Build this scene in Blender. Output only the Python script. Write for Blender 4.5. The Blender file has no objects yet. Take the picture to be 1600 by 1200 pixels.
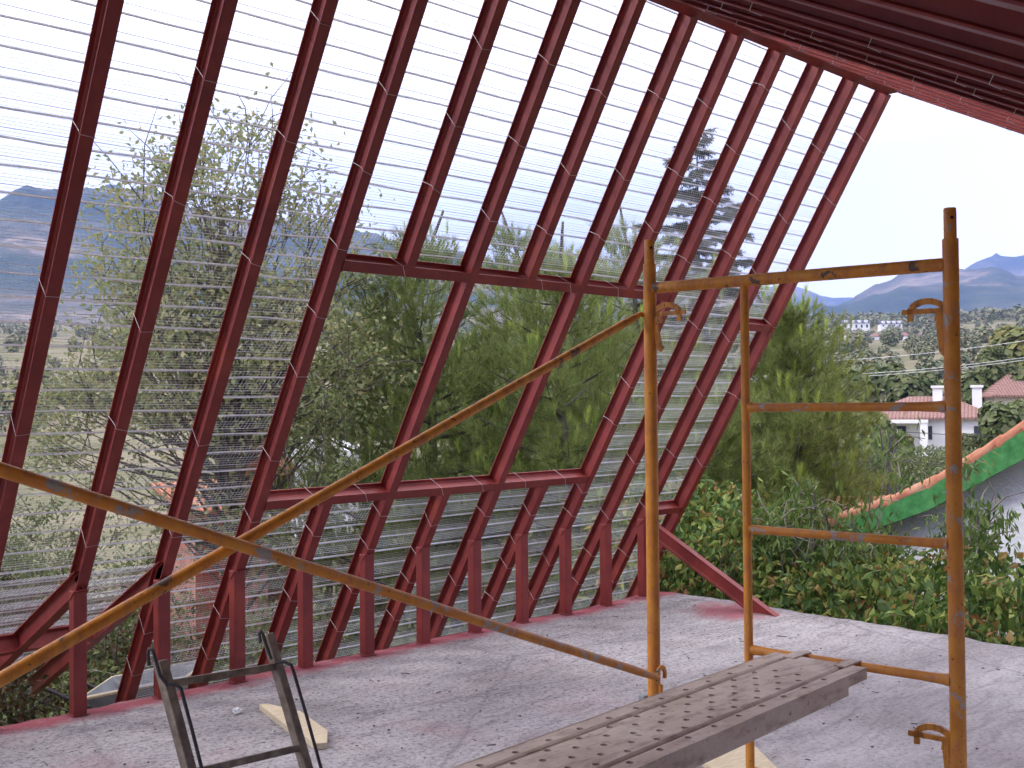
import bpy, math, random
import numpy as np
from mathutils import Vector, Matrix, noise
SC = bpy.context.scene
COL = SC.collection
rnd = random.Random(7)
rng = np.random.default_rng(7)
R_ = math.radians

# ------------------------------------------------------------------ camera
FPX, PITCH, ROLL, YAW, EYE = 1656.3, -0.01786, -0.00857, 0.81529, 1.6
Fv = Vector((math.cos(YAW)*math.cos(PITCH), math.sin(YAW)*math.cos(PITCH), -math.sin(PITCH)))
_R = Vector((math.sin(YAW), -math.cos(YAW), 0)); _U = _R.cross(Fv)
Rv = _R*math.cos(ROLL) + _U*math.sin(ROLL); Uv = -_R*math.sin(ROLL) + _U*math.cos(ROLL)
CAM = Vector((0, 0, EYE))
cd = bpy.data.cameras.new("camera"); cam = bpy.data.objects.new("camera", cd); COL.objects.link(cam)
cd.sensor_width = 36; cd.lens = FPX/1600*36; cd.clip_start = 0.05; cd.clip_end = 30000
cam.matrix_world = Matrix(((Rv.x, Uv.x, -Fv.x, 0), (Rv.y, Uv.y, -Fv.y, 0), (Rv.z, Uv.z, -Fv.z, EYE), (0, 0, 0, 1)))
SC.camera = cam

def ray(u, v): return Fv + Rv*((u-800)/FPX) - Uv*((v-600)/FPX)
def at(u, v, Z): return CAM + ray(u, v)*Z
def onz(u, v, z=0.0): d = ray(u, v); return CAM + d*((z-EYE)/d.z)
def onY(u, v, Y): d = ray(u, v); return CAM + d*(Y/d.y)

# ------------------------------------------------------------------ sky, sun, exposure
SUN_EL, SUN_AZ = R_(42), R_(148)      # azimuth from +X towards +Y: outside the lath wall, far to the left
W = bpy.data.worlds.new("World"); SC.world = W; W.use_nodes = True
wn = W.node_tree.nodes; wl = W.node_tree.links
bg = wn["Background"]
sky = wn.new("ShaderNodeTexSky"); sky.sky_type = 'NISHITA'; sky.sun_disc = False
sky.sun_elevation = SUN_EL; sky.sun_rotation = R_(90) - SUN_AZ
sky.air_density = 1.0; sky.dust_density = 3.0; sky.altitude = 900
hs = wn.new("ShaderNodeHueSaturation"); hs.inputs["Saturation"].default_value = 0.15
wl.new(sky.outputs[0], hs.inputs["Color"])
mxw = wn.new("ShaderNodeMixRGB"); mxw.blend_type = 'MIX'; mxw.inputs[0].default_value = 0.85
mxw.inputs[2].default_value = (17.6, 16.6, 16.6, 1)      # even, thin overcast veil
wl.new(hs.outputs[0], mxw.inputs[1]); wl.new(mxw.outputs[0], bg.inputs["Color"])
bg.inputs["Strength"].default_value = 0.10
sl = bpy.data.lights.new("sun", 'SUN'); sl.energy = 1.5; sl.angle = R_(10); sl.color = (1.0, 0.965, 0.93)
so = bpy.data.objects.new("sun", sl); COL.objects.link(so)
sd = Vector((math.cos(SUN_EL)*math.cos(SUN_AZ), math.cos(SUN_EL)*math.sin(SUN_AZ), math.sin(SUN_EL)))
so.rotation_euler = (-sd).to_track_quat('-Z', 'Y').to_euler()
SC.view_settings.view_transform = 'Standard'; SC.view_settings.look = 'None'
SC.view_settings.gamma = 1; SC.view_settings.use_curve_mapping = False
SC.view_settings.exposure = 1.25
SC.render.engine = 'CYCLES'
SC.cycles.max_bounces = 6; SC.cycles.transparent_max_bounces = 8; SC.cycles.volume_bounces = 0
SC.cycles.use_denoising = True

# ------------------------------------------------------------------ materials
def nd(t, kind, **kw):
    n = t.nodes.new(kind)
    for k, v in kw.items(): n.inputs[k].default_value = v
    return n
def base_mat(name, rough=0.7, metal=0.0, spec=0.4):
    m = bpy.data.materials.new(name); m.use_nodes = True
    t = m.node_tree; b = t.nodes["Principled BSDF"]
    b.inputs["Roughness"].default_value = rough; b.inputs["Metallic"].default_value = metal
    b.inputs["Specular IOR Level"].default_value = spec
    return m, t, b
def ramp(t, fac, stops):
    r = t.nodes.new("ShaderNodeValToRGB"); e = r.color_ramp.elements
    while len(e) < len(stops): e.new(0.5)
    for i, (p, c) in enumerate(stops):
        e[i].position = p; e[i].color = (c[0], c[1], c[2], 1)
    t.links.new(fac, r.inputs[0]); return r.outputs[0]
def mapped(t, scale=(1, 1, 1), coord="Object"):
    tc = t.nodes.new("ShaderNodeTexCoord"); mp = t.nodes.new("ShaderNodeMapping")
    mp.inputs["Scale"].default_value = scale
    t.links.new(tc.outputs[coord], mp.inputs[0]); return mp.outputs[0]
def noise_fac(t, vec, scale, detail=4, rough=0.6, dist=0.0):
    n = nd(t, "ShaderNodeTexNoise", Scale=scale, Detail=detail, Roughness=rough, Distortion=dist)
    t.links.new(vec, n.inputs["Vector"]); return n.outputs["Fac"]
def mixc(t, fac, a, b, mode='MIX'):
    m = t.nodes.new("ShaderNodeMixRGB"); m.blend_type = mode
    for s, x in ((0, fac), (1, a), (2, b)):
        if hasattr(x, "links"): t.links.new(x, m.inputs[s])
        else: m.inputs[s].default_value = x if s == 0 else (x[0], x[1], x[2], 1)
    return m.outputs[0]
def bump(t, b, h, strength=0.3, dist=0.01):
    n = t.nodes.new("ShaderNodeBump"); n.inputs["Strength"].default_value = strength
    n.inputs["Distance"].default_value = dist
    t.links.new(h, n.inputs["Height"]); t.links.new(n.outputs[0], b.inputs["Normal"])
M = {}
def simple(name, stops, scale=6, rough=0.75, metal=0.0, stretch=(1, 1, 1), bmp=0.0, bd=0.004, spec=0.4, detail=5):
    m, t, b = base_mat(name, rough, metal, spec)
    v = mapped(t, stretch); f = noise_fac(t, v, scale, detail)
    t.links.new(ramp(t, f, stops), b.inputs["Base Color"])
    if bmp: bump(t, b, f, bmp, bd)
    M[name] = m; return m
def primer_mat():
    m, t, b = base_mat("red_primer", 0.5, 0, 0.45)
    v = mapped(t)
    c = ramp(t, noise_fac(t, v, 5, 5), [(0.3, (.155, .016, .015)), (0.55, (.205, .025, .021)), (0.75, (.25, .040, .030))])
    patch = ramp(t, noise_fac(t, v, 2.1, 3, .5, .6), [(0.60, (0, 0, 0)), (0.74, (.7, .7, .7))])
    c = mixc(t, patch, c, (.29, .046, .025))
    dust = ramp(t, noise_fac(t, v, 38, 6, .7), [(0.6, (0, 0, 0)), (0.85, (.35, .35, .35))])
    c = mixc(t, dust, c, (.24, .10, .09))
    ver = ramp(t, noise_fac(t, mapped(t, (1, 1, .12)), 26, 5, .7), [(0.52, (0, 0, 0)), (0.78, (.4, .4, .4))])
    c = mixc(t, ver, c, (.12, .014, .017))
    t.links.new(c, b.inputs["Base Color"])
    rr = noise_fac(t, v, 12, 3); mr = nd(t, "ShaderNodeMapRange"); mr.inputs[3].default_value = .38; mr.inputs[4].default_value = .62
    t.links.new(rr, mr.inputs[0]); t.links.new(mr.outputs[0], b.inputs["Roughness"])
    bump(t, b, noise_fac(t, v, 60, 4), .12, .002); M["primer"] = m
primer_mat()
def orange_mat(name, bare, rust=(.44, .155, .055), bare_col=(.33, .30, .28)):
    m, t, b = base_mat(name, 0.5, 0, 0.4)
    v = mapped(t)
    c = ramp(t, noise_fac(t, v, 9, 5), [(0.3, (.46, .17, .018)), (0.5, (.60, .24, .028)), (0.72, (.64, .29, .055))])
    dirt = ramp(t, noise_fac(t, mapped(t, (1, 1, .35)), 30, 6, .7), [(0.46, (0, 0, 0)), (0.66, (.85, .85, .85))])
    c = mixc(t, dirt, c, rust)
    p = ramp(t, noise_fac(t, v, 17, 6, .62, .3), [(bare, (0, 0, 0)), (bare+.03, (1, 1, 1))])
    c = mixc(t, p, c, bare_col)
    q = ramp(t, noise_fac(t, v, 46, 5, .7), [(0.64, (0, 0, 0)), (0.67, (1, 1, 1))])
    c = mixc(t, q, c, (.12, .04, .018))
    t.links.new(c, b.inputs["Base Color"])
    bump(t, b, noise_fac(t, v, 50, 5), .25, .0015); M[name] = m
orange_mat("orange", .70); orange_mat("orange_worn", .58); orange_mat("orange_rust", .61, (.36, .13, .045), (.11, .075, .055)); orange_mat("clamp_rust", .8, (.13, .04, .022))
def concrete_mat():
    m, t, b = base_mat("raw_concrete", 0.9, 0, 0.25)
    v = mapped(t)
    c = ramp(t, noise_fac(t, v, 1.1, 6, .6), [(0.3, (.315, .285, .28)), (0.5, (.405, .372, .37)), (0.7, (.49, .455, .45))])
    c = mixc(t, ramp(t, noise_fac(t, v, 55, 6, .75), [(0.34, (.30, .30, .30)), (0.50, (1, 1, 1)), (.75, (1.12, 1.12, 1.12))]), c, c, 'MIX')
    sp = ramp(t, noise_fac(t, v, 42, 7, .8), [(0.37, (.26, .25, .26)), (0.47, (.84, .84, .84)), (0.56, (1.06, 1.06, 1.06))])
    # the finish is rough near the lath wall and floated smoother towards the open side
    sx = t.nodes.new("ShaderNodeSeparateXYZ"); t.links.new(v, sx.inputs[0])
    sm = nd(t, "ShaderNodeMapRange"); sm.inputs[1].default_value = 4.3; sm.inputs[2].default_value = 2.6; sm.inputs[3].default_value = 1.0; sm.inputs[4].default_value = .6
    t.links.new(sx.outputs[1], sm.inputs[0])
    c = mixc(t, sm.outputs[0], c, mixc(t, 1.0, c, sp, 'MULTIPLY'))
    st = ramp(t, noise_fac(t, mapped(t, (1.2, 5, 1)), 2.2, 7, .68, .8), [(0.36, (.72, .72, .74)), (0.5, (1, 1, 1)), (0.66, (1.12, 1.12, 1.13))])
    c = mixc(t, .85, c, mixc(t, 1.0, c, st, 'MULTIPLY'))
    lv = ramp(t, noise_fac(t, v, .55, 4, .55, .4), [(0.35, (.80, .79, .80)), (0.62, (1.08, 1.08, 1.08))])
    c = mixc(t, 1.0, c, lv, 'MULTIPLY')
    ck = t.nodes.new("ShaderNodeTexVoronoi"); ck.feature = 'DISTANCE_TO_EDGE'; ck.inputs["Scale"].default_value = .42
    nz = t.nodes.new("ShaderNodeTexNoise"); nz.inputs["Scale"].default_value = 3; nz.inputs["Detail"].default_value = 6; t.links.new(v, nz.inputs["Vector"])
    wv_ = mixc(t, .12, v, nz.outputs["Color"]); t.links.new(wv_, ck.inputs["Vector"])
    c = mixc(t, ramp(t, ck.outputs["Distance"], [(0.0, (.5, .5, .5)), (0.006, (0, 0, 0))]), c, (.16, .145, .15))
    pk = ramp(t, noise_fac(t, v, 1.7, 5, .6, .5), [(0.52, (0, 0, 0)), (0.72, (.28, .28, .28))])
    # overspray of red primer along the slab edge under the posts
    s = t.nodes.new("ShaderNodeSeparateXYZ"); t.links.new(v, s.inputs[0])
    yy = nd(t, "ShaderNodeMapRange"); yy.inputs[1].default_value = 5.05; yy.inputs[2].default_value = 5.56
    t.links.new(s.outputs[1], yy.inputs[0])
    wob = nd(t, "ShaderNodeMath"); wob.operation = 'MULTIPLY_ADD'; wob.inputs[1].default_value = .55; wob.inputs[2].default_value = -.28
    t.links.new(noise_fac(t, v, 5, 6, .7), wob.inputs[0])
    ad = nd(t, "ShaderNodeMath"); ad.operation = 'ADD'; t.links.new(yy.outputs[0], ad.inputs[0]); t.links.new(wob.outputs[0], ad.inputs[1])
    edge = ramp(t, ad.outputs[0], [(0.72, (0, 0, 0)), (1.0, (.92, .92, .92))])
    xx = nd(t, "ShaderNodeMapRange"); xx.inputs[1].default_value = 5.6; xx.inputs[2].default_value = 3.0
    t.links.new(s.outputs[0], xx.inputs[0])
    pk2 = nd(t, "ShaderNodeMath"); pk2.operation = 'MULTIPLY'; t.links.new(pk, pk2.inputs[0]); t.links.new(xx.outputs[0], pk2.inputs[1])
    c = mixc(t, pk2.outputs[0], c, (.42, .17, .19))
    # patch of primer round the foot of the brace
    gd = t.nodes.new("ShaderNodeVectorMath"); gd.operation = 'DISTANCE'; gd.inputs[1].default_value = (6.75, 4.75, 0)
    t.links.new(v, gd.inputs[0])
    gm = nd(t, "ShaderNodeMath"); gm.operation = 'MULTIPLY_ADD'; gm.inputs[1].default_value = .5; t.links.new(noise_fac(t, v, 6, 5), gm.inputs[0]); t.links.new(gd.outputs["Value"], gm.inputs[2])
    fp = ramp(t, gm.outputs[0], [(0.42, (.8, .8, .8)), (.62, (0, 0, 0))])
    c = mixc(t, fp, c, (.36, .10, .12))
    c = mixc(t, edge, c, (.33, .065, .085))
    t.links.new(c, b.inputs["Base Color"])
    h = nd(t, "ShaderNodeMath"); h.operation = 'ADD'
    t.links.new(noise_fac(t, v, 48, 7, .75), h.inputs[0]); t.links.new(noise_fac(t, v, 9, 4), h.inputs[1])
    bump(t, b, h.outputs[0], 1.0, .018); M["concrete"] = m
concrete_mat()
simple("galvanised", [(0.3, (.54, .55, .58)), (0.7, (.72, .73, .76))], 20, .42, .3)
simple("wire", [(0.3, (.62, .58, .58)), (0.7, (.8, .78, .78))], 20, .45, .3)
simple("dark_hole", [(0.3, (.01, .008, .007)), (0.7, (.02, .015, .012))], 20, .9)
simple("rust_iron", [(0.3, (.10, .075, .058)), (0.5, (.19, .155, .12)), (0.7, (.30, .25, .20))], 26, .75, .1, bmp=.3, bd=.002)
simple("dark_iron", [(0.3, (.03, .028, .035)), (0.7, (.07, .06, .065))], 30, .6, .2)
simple("wood_pale", [(0.3, (.42, .34, .22)), (0.7, (.62, .52, .36))], 5, .8, 0, (3, 22, 3), .2)
simple("bark", [(0.3, (.05, .042, .035)), (0.7, (.14, .12, .10))], 9, .95, 0, (1, 1, .3), .5, .02)
simple("bark_light", [(0.3, (.12, .105, .09)), (0.7, (.26, .23, .2))], 9, .95, 0, (1, 1, .3), .4, .02)
simple("soil", [(0.3, (.12, .07, .045)), (0.5, (.2, .13, .09)), (0.7, (.30, .2, .15))], 3, .95, bmp=.6, bd=.03)
simple("brick_dust", [(0.3, (.26, .10, .07)), (0.6, (.40, .2, .14)), (0.8, (.45, .35, .28))], 14, .95, bmp=.5, bd=.01)
simple("white_wall", [(0.3, (.62, .62, .66)), (0.7, (.74, .74, .77))], 3, .9, bmp=.2, bd=.01)
simple("far_wall", [(0.3, (.70, .69, .68)), (0.7, (.80, .79, .78))], .4, .9)
simple("cream_wall", [(0.3, (.48, .40, .31)), (0.7, (.58, .5, .4))], .4, .9)
simple("glass_dark", [(0.3, (.03, .035, .045)), (0.7, (.06, .065, .08))], .4, .2)
simple("green_paint", [(0.3, (.025, .13, .035)), (0.5, (.045, .20, .055)), (0.7, (.08, .27, .09))], 4, .5, 0, (.6, 3, 3), .1)
simple("slate", [(0.3, (.07, .07, .10)), (0.7, (.12, .12, .15))], .4, .8)
simple("paper", [(0.3, (.38, .38, .4)), (0.7, (.6, .6, .6))], 30, .8)
simple("tray", [(0.3, (.16, .17, .18)), (0.7, (.28, .29, .3))], 6, .4, .3)
simple("rubber", [(0.3, (.02, .02, .02)), (0.7, (.05, .05, .05))], 9, .8)
simple("grey_plastic", [(0.3, (.22, .26, .27)), (0.7, (.3, .33, .34))], 9, .6)
def stucco():
    m, t, b = base_mat("stucco", .95, 0, .2); v = mapped(t)
    c = ramp(t, noise_fac(t, v, .9, 5), [(0.3, (.68, .68, .74)), (0.7, (.82, .82, .87))])
    t.links.new(c, b.inputs["Base Color"]); bump(t, b, noise_fac(t, v, 16, 6, .7), .8, .03); M["stucco"] = m
stucco()
def tile_mat(name, a, bb, cc, sx, sy):
    m, t, b = base_mat(name, .85, 0, .3); v = mapped(t)
    w = nd(t, "ShaderNodeTexWave", Scale=sx, Distortion=.6, Detail=2); t.links.new(mapped(t, (1, 0, 0)), w.inputs["Vector"])
    f = noise_fac(t, v, 5, 5)
    c = ramp(t, f, [(0.3, a), (0.5, bb), (0.72, cc)])
    c = mixc(t, ramp(t, w.outputs["Fac"], [(0.0, (.55, .55, .55)), (.35, (1, 1, 1))]), (0, 0, 0), c)
    t.links.new(c, b.inputs["Base Color"]); bump(t, b, w.outputs["Fac"], .6, .05); M[name] = m
tile_mat("tiles", (.36, .12, .07), (.48, .20, .12), (.58, .32, .22), 1.4, 3)
tile_mat("tiles_far", (.21, .11, .09), (.27, .15, .125), (.33, .21, .175), .9, 3)
def brick_mat():
    m, t, b = base_mat("red_brick", .9); br = t.nodes.new("ShaderNodeTexBrick")
    br.inputs["Color1"].default_value = (.36, .13, .09, 1); br.inputs["Color2"].default_value = (.46, .2, .14, 1)
    br.inputs["Mortar"].default_value = (.42, .36, .33, 1); br.inputs["Scale"].default_value = 4; br.inputs["Mortar Size"].default_value = .012
    t.links.new(mapped(t), br.inputs["Vector"]); t.links.new(br.outputs["Color"], b.inputs["Base Color"]); M["brick"] = m
brick_mat()
def plank_mat():
    m, t, b = base_mat("plank_steel", .6, .25, .4); v = mapped(t)
    c = ramp(t, noise_fac(t, v, 4, 6, .65), [(0.3, (.39, .29, .22)), (0.5, (.51, .40, .32)), (0.7, (.62, .52, .43))])
    s = ramp(t, noise_fac(t, v, 11, 5, .6, .4), [(0.58, (0, 0, 0)), (0.70, (1, 1, 1))])
    c = mixc(t, s, c, (.54, .44, .36))
    s2 = ramp(t, noise_fac(t, mapped(t, (.8, 3, 3)), 9, 6, .7), [(0.50, (0, 0, 0)), (0.70, (.85, .85, .85))])
    c = mixc(t, s2, c, (.22, .145, .10))
    s3 = ramp(t, noise_fac(t, mapped(t, (2, 2, 2)), 24, 6, .75), [(0.60, (0, 0, 0)), (0.68, (.9, .9, .9))])
    c = mixc(t, s3, c, (.10, .055, .035))
    t.links.new(c, b.inputs["Base Color"]); bump(t, b, noise_fac(t, v, 30, 5), .2, .002); M["plank"] = m
plank_mat()
def leaf_mat(name, cols, rough=.55, trans=.35, tint=None):
    """every leaf gets its own colour from a list; 'tint' attribute marks young shoots"""
    m, t, b = base_mat(name, rough, 0, .3)
    g = t.nodes.new("ShaderNodeNewGeometry")
    n = len(cols); c = ramp(t, g.outputs["Random Per Island"], [((i+.5)/n, cc) for i, cc in enumerate(cols)])
    if tint:
        a = t.nodes.new("ShaderNodeAttribute"); a.attribute_name = "tint"
        c = mixc(t, a.outputs["Fac"], c, tint)
    t.links.new(c, b.inputs["Base Color"])
    tr = t.nodes.new("ShaderNodeBsdfTranslucent"); t.links.new(c, tr.inputs["Color"])
    mx = t.nodes.new("ShaderNodeMixShader"); mx.inputs[0].default_value = trans
    t.links.new(b.outputs[0], mx.inputs[1]); t.links.new(tr.outputs[0], mx.inputs[2])
    t.links.new(mx.outputs[0], t.nodes["Material Output"].inputs["Surface"]); M[name] = m
leaf_mat("leaf_elm", [(.21, .25, .10), (.27, .30, .13), (.31, .32, .15), (.38, .34, .16), (.25, .28, .13)], trans=.4)
leaf_mat("leaf_peach", [(.07, .12, .028), (.10, .165, .04), (.14, .21, .055), (.18, .24, .07)])
leaf_mat("leaf_vine", [(.05, .10, .02), (.08, .14, .03), (.12, .19, .04), (.22, .29, .06), (.30, .33, .08), (.28, .12, .045), (.16, .24, .05), (.09, .15, .035), (.06, .11, .03)])
leaf_mat("leaf_autumn", [(.04, .03, .012), (.09, .05, .02), (.05, .06, .015), (.14, .05, .025), (.05, .07, .02), (.035, .04, .012)])
leaf_mat("leaf_hedge", [(.10, .13, .05), (.15, .18, .075), (.22, .25, .12)])
leaf_mat("needle", [(.12, .165, .045), (.17, .225, .06), (.225, .28, .08), (.26, .28, .10)], trans=.4, tint=(.52, .66, .12))
leaf_mat("needle_dark", [(.04, .05, .04), (.06, .075, .055), (.08, .095, .06)], trans=.15)
leaf_mat("leaf_mid", [(.09, .125, .04), (.13, .165, .05), (.17, .20, .07), (.15, .16, .07)])
leaf_mat("leaf_yellow", [(.14, .17, .05), (.2, .2, .06), (.25, .23, .07)])
leaf_mat("leaf_far", [(.09, .12, .06), (.13, .155, .07), (.17, .18, .085), (.21, .18, .12), (.23, .22, .10)], trans=.1)

# ------------------------------------------------------------------ object helpers
def tag(o, label=None, cat=None, group=None, kind=None):
    if label: o["label"] = label
    if cat: o["category"] = cat
    if group: o["group"] = group
    if kind: o["kind"] = kind
    return o
def empty(name, loc, label, cat, group=None):
    o = bpy.data.objects.new(name, None); COL.objects.link(o); o.location = loc
    o.empty_display_size = .2
    return tag(o, label, cat, group)
def link(name, me, mat, parent=None):
    o = bpy.data.objects.new(name, me); COL.objects.link(o)
    if mat is not None: me.materials.append(M[mat] if isinstance(mat, str) else mat)
    if parent is not None:
        o.parent = parent; o.location = -Vector(parent.location) if parent.type == 'EMPTY' and not parent.get("local") else (0, 0, 0)
    return o
class MB:
    """collects boxes, bars and tubes into one mesh, world coordinates"""
    def __init__(s): s.v = []; s.f = []; s.smooth = []
    def add(s, vs, fs, sm=False):
        n = len(s.v); s.v += [tuple(x) for x in vs]; s.f += [tuple(i+n for i in f) for f in fs]; s.smooth += [sm]*len(fs)
    def prism(s, o, ax, ay, az):
        """box from corner o spanned by three vectors"""
        o, ax, ay, az = map(Vector, (o, ax, ay, az))
        v = [o, o+ax, o+ax+ay, o+ay, o+az, o+ax+az, o+ax+ay+az, o+ay+az]
        f = [(0, 3, 2, 1), (4, 5, 6, 7), (0, 1, 5, 4), (1, 2, 6, 5), (2, 3, 7, 6), (3, 0, 4, 7)]
        if ax.cross(ay).dot(az) < 0: f = [q[::-1] for q in f]
        s.add(v, f)
    def box(s, a, b):
        a = Vector(a); b = Vector(b); d = b-a; s.prism(a, (d.x, 0, 0), (0, d.y, 0), (0, 0, d.z))
    def tube(s, pts, r, n=12, caps=True):
        pts = [Vector(p) for p in pts]
        rs = r if isinstance(r, (list, tuple)) else [r]*len(pts)
        rings = []; prev = None
        for i, p in enumerate(pts):
            if i == 0: d = pts[1]-pts[0]
            elif i == len(pts)-1: d = pts[-1]-pts[-2]
            else: d = (pts[i+1]-p).normalized() + (p-pts[i-1]).normalized()
            d.normalize()
            if prev is None:
                u = d.cross(Vector((0, 0, 1)) if abs(d.z) < .9 else Vector((1, 0, 0))).normalized()
            else: u = (prev - d*prev.dot(d)).normalized()
            prev = u; w = d.cross(u)
            rings.append([p + (u*math.cos(2*math.pi*k/n) + w*math.sin(2*math.pi*k/n))*rs[i] for k in range(n)])
        vs = [v for rg in rings for v in rg]; fs = []
        for i in range(len(pts)-1):
            for k in range(n):
                k2 = (k+1) % n; fs.append((i*n+k, i*n+k2, (i+1)*n+k2, (i+1)*n+k))
        s.add(vs, fs, True)
        if caps:
            s.add(rings[0], [tuple(range(n))[::-1]]); s.add(rings[-1], [tuple(range(n))])
    def ibeam(s, p0, p1, lat, nrm, w=.06, d=.11, t=.007):
        """I section; lat = flange direction, nrm = from the outer flange to the inner one; p on the middle of the inner face"""
        p0, p1, lat, nrm = map(Vector, (p0, p1, lat, nrm)); L = p1-p0
        s.prism(p0-lat*w/2-nrm*t, lat*w, nrm*t, L)
        s.prism(p0-lat*w/2-nrm*d, lat*w, nrm*t, L)
        s.prism(p0-lat*.0028-nrm*(d-t), lat*.0056, nrm*(d-2*t), L)
        # root fillets
        for sg in (-1, 1):
            for (q, dd) in ((-t, -1), (-(d-t), 1)):
                a = p0+lat*sg*.0028+nrm*q
                tri = [a, a+lat*sg*.009, a+nrm*dd*.009]
                vs = tri+[x+L for x in tri]
                s.add(vs, [(0, 1, 4, 3), (1, 2, 5, 4), (2, 0, 3, 5)], False)
    def build(s, name, mat, parent=None, bevel=0, label=None):
        me = bpy.data.meshes.new(name); me.from_pydata([tuple(v) for v in s.v], [], s.f)
        me.polygons.foreach_set("use_smooth", s.smooth); me.validate(); me.update()
        o = link(name, me, mat, parent)
        if bevel:
            m = o.modifiers.new("edge", 'BEVEL'); m.width = bevel; m.segments = 2; m.limit_method = 'ANGLE'
        if label: o["label"] = label
        return o
def np_mesh(name, V, Fc, mat, parent=None, smooth=False, tint=None):
    """V (n,3); Fc (m,k) with k constant"""
    me = bpy.data.meshes.new(name); V = np.asarray(V, np.float32); Fc = np.asarray(Fc, np.int32); k = Fc.shape[1]
    me.vertices.add(len(V)); me.vertices.foreach_set("co", V.ravel())
    me.loops.add(Fc.size); me.loops.foreach_set("vertex_index", Fc.ravel())
    me.polygons.add(len(Fc)); me.polygons.foreach_set("loop_start", np.arange(0, Fc.size, k, dtype=np.int32))
    me.polygons.foreach_set("use_smooth", np.full(len(Fc), smooth))
    me.update(calc_edges=True)
    if tint is not None:
        a = me.attributes.new("tint", 'FLOAT', 'POINT'); a.data.foreach_set("value", np.asarray(tint, np.float32))
    return link(name, me, mat, parent)
def unit(a): return a/np.maximum(np.linalg.norm(a, axis=-1, keepdims=True), 1e-9)
def leaf_cards(P, Dr, L, Wd, fold=.25):
    """folded four-point leaves: P bases, Dr directions"""
    n = len(P); Dr = unit(Dr); rv = unit(rng.normal(size=(n, 3))); S = unit(np.cross(Dr, rv)); N = np.cross(S, Dr)
    L = np.broadcast_to(L, n)[:, None]; Wd = np.broadcast_to(Wd, n)[:, None]
    mid = P+Dr*L*.45
    V = np.stack([P, mid+S*Wd*.5+N*Wd*fold, P+Dr*L, mid-S*Wd*.5+N*Wd*fold], 1).reshape(-1, 3)
    i = np.arange(n)[:, None]*4
    F = np.concatenate([i+[0, 1, 2], i+[0, 2, 3]], 1).reshape(-1, 3)
    return V, F
def needle_tufts(P, Dr, n_per, L, wd, spread=.55, tint=None):
    n = len(P); Dr = unit(Dr)
    p = np.repeat(P, n_per, 0); d = np.repeat(Dr, n_per, 0)
    k = len(p); off = rng.uniform(-.25, .6, (k, 1))*L
    sp_ = np.repeat(spread, n_per)[:, None] if isinstance(spread, np.ndarray) else spread
    dd = unit(d+rng.normal(size=(k, 3))*sp_)
    b = p+d*off; l = L*rng.uniform(.7, 1.15, (k, 1))
    S = unit(np.cross(dd, rng.normal(size=(k, 3))))*wd*.5
    V = np.stack([b-S, b+S, b+dd*l], 1).reshape(-1, 3); F = np.arange(k*3).reshape(-1, 3)
    T = None if tint is None else np.repeat(np.repeat(tint, n_per), 3)
    return V, F, T
def bez(a, b, c, n=5):
    a, b, c = Vector(a), Vector(b), Vector(c)
    return [a*(1-t)**2+b*2*t*(1-t)+c*t*t for t in [i/(n-1) for i in range(n)]]

# ------------------------------------------------------------------ measured frame of the steel
D, X0, S, ALF, HP, ZR = 5.558, 1.7258, .45777, 1.02361, .6556, 3.8128
LET = 'ABCDEFGHIJKLM'
SU = Vector((0, -math.cos(ALF), math.sin(ALF)))      # up the slope
NI = Vector((0, -math.sin(ALF), -math.cos(ALF)))     # towards the room
XA = Vector((1, 0, 0))
FW, FD = .060, .110
def slope(x, z): return Vector((x, D-(z-HP)/math.tan(ALF), z))
def RX(i): return X0+S*i-FW/2                         # middle of rafter i
def ground(x, y):
    z = -2.9
    g = math.exp(-(((x-1.5)/3.2)**2+((y-7.0)/2.0)**2)); z += 2.55*g
    return z

# ------------------------------------------------------------------ setting: slab
def slab():
    xs = np.arange(-4.0, 7.08, .04); ys = np.arange(-3.0, D+.105, .04); ys[-1] = D+.10; xs[-1] = 7.06
    nx, ny = len(xs), len(ys); V = []
    for j, y in enumerate(ys):
        for i, x in enumerate(xs):
            z = noise.noise((x*1.6, y*1.6, 0))*.012+noise.noise((x*9, y*9, 3))*.006+noise.noise((x*23, y*23, 7))*.003
            if i == nx-1: x = x+noise.noise((y*3, 5, 0))*.05+noise.noise((y*14, 5, 0))*.015
            # a slightly raised smooth strip towards the corner
            z += .012*math.exp(-((x-6.9)/.25)**2)
            V.append((x, y, z))
    F = [(j*nx+i, j*nx+i+1, (j+1)*nx+i+1, (j+1)*nx+i) for j in range(ny-1) for i in range(nx-1)]
    n = len(V); rim = [i for i in range(nx)]+[j*nx+nx-1 for j in range(1, ny)]+[(ny-1)*nx+i for i in range(nx-2, -1, -1)]+[j*nx for j in range(ny-2, 0, -1)]
    for r in rim: V.append((V[r][0], V[r][1], -.28))
    m = len(rim)
    for k in range(m): F.append((rim[k], n+k, n+(k+1) % m, rim[(k+1) % m]))
    F.append(tuple(n+k for k in range(m))[::-1])
    me = bpy.data.meshes.new("concrete_slab"); me.from_pydata(V, [], F); me.update()
    me.polygons.foreach_set("use_smooth", [True]*((nx-1)*(ny-1))+[False]*(m+1))
    o = link("concrete_slab", me, "concrete"); tag(o, kind="structure"); return o
slab()
mb = MB(); mb.box((-4, D-.18, -2.9), (7.0, D+.02, -.285)); mb.box((6.8, -3, -2.9), (7.0, D-.19, -.285)); mb.box((-4, -3, -2.9), (-3.8, D-.19, -.285))
tag(mb.build("basement_wall", "white_wall"), kind="structure")

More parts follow.
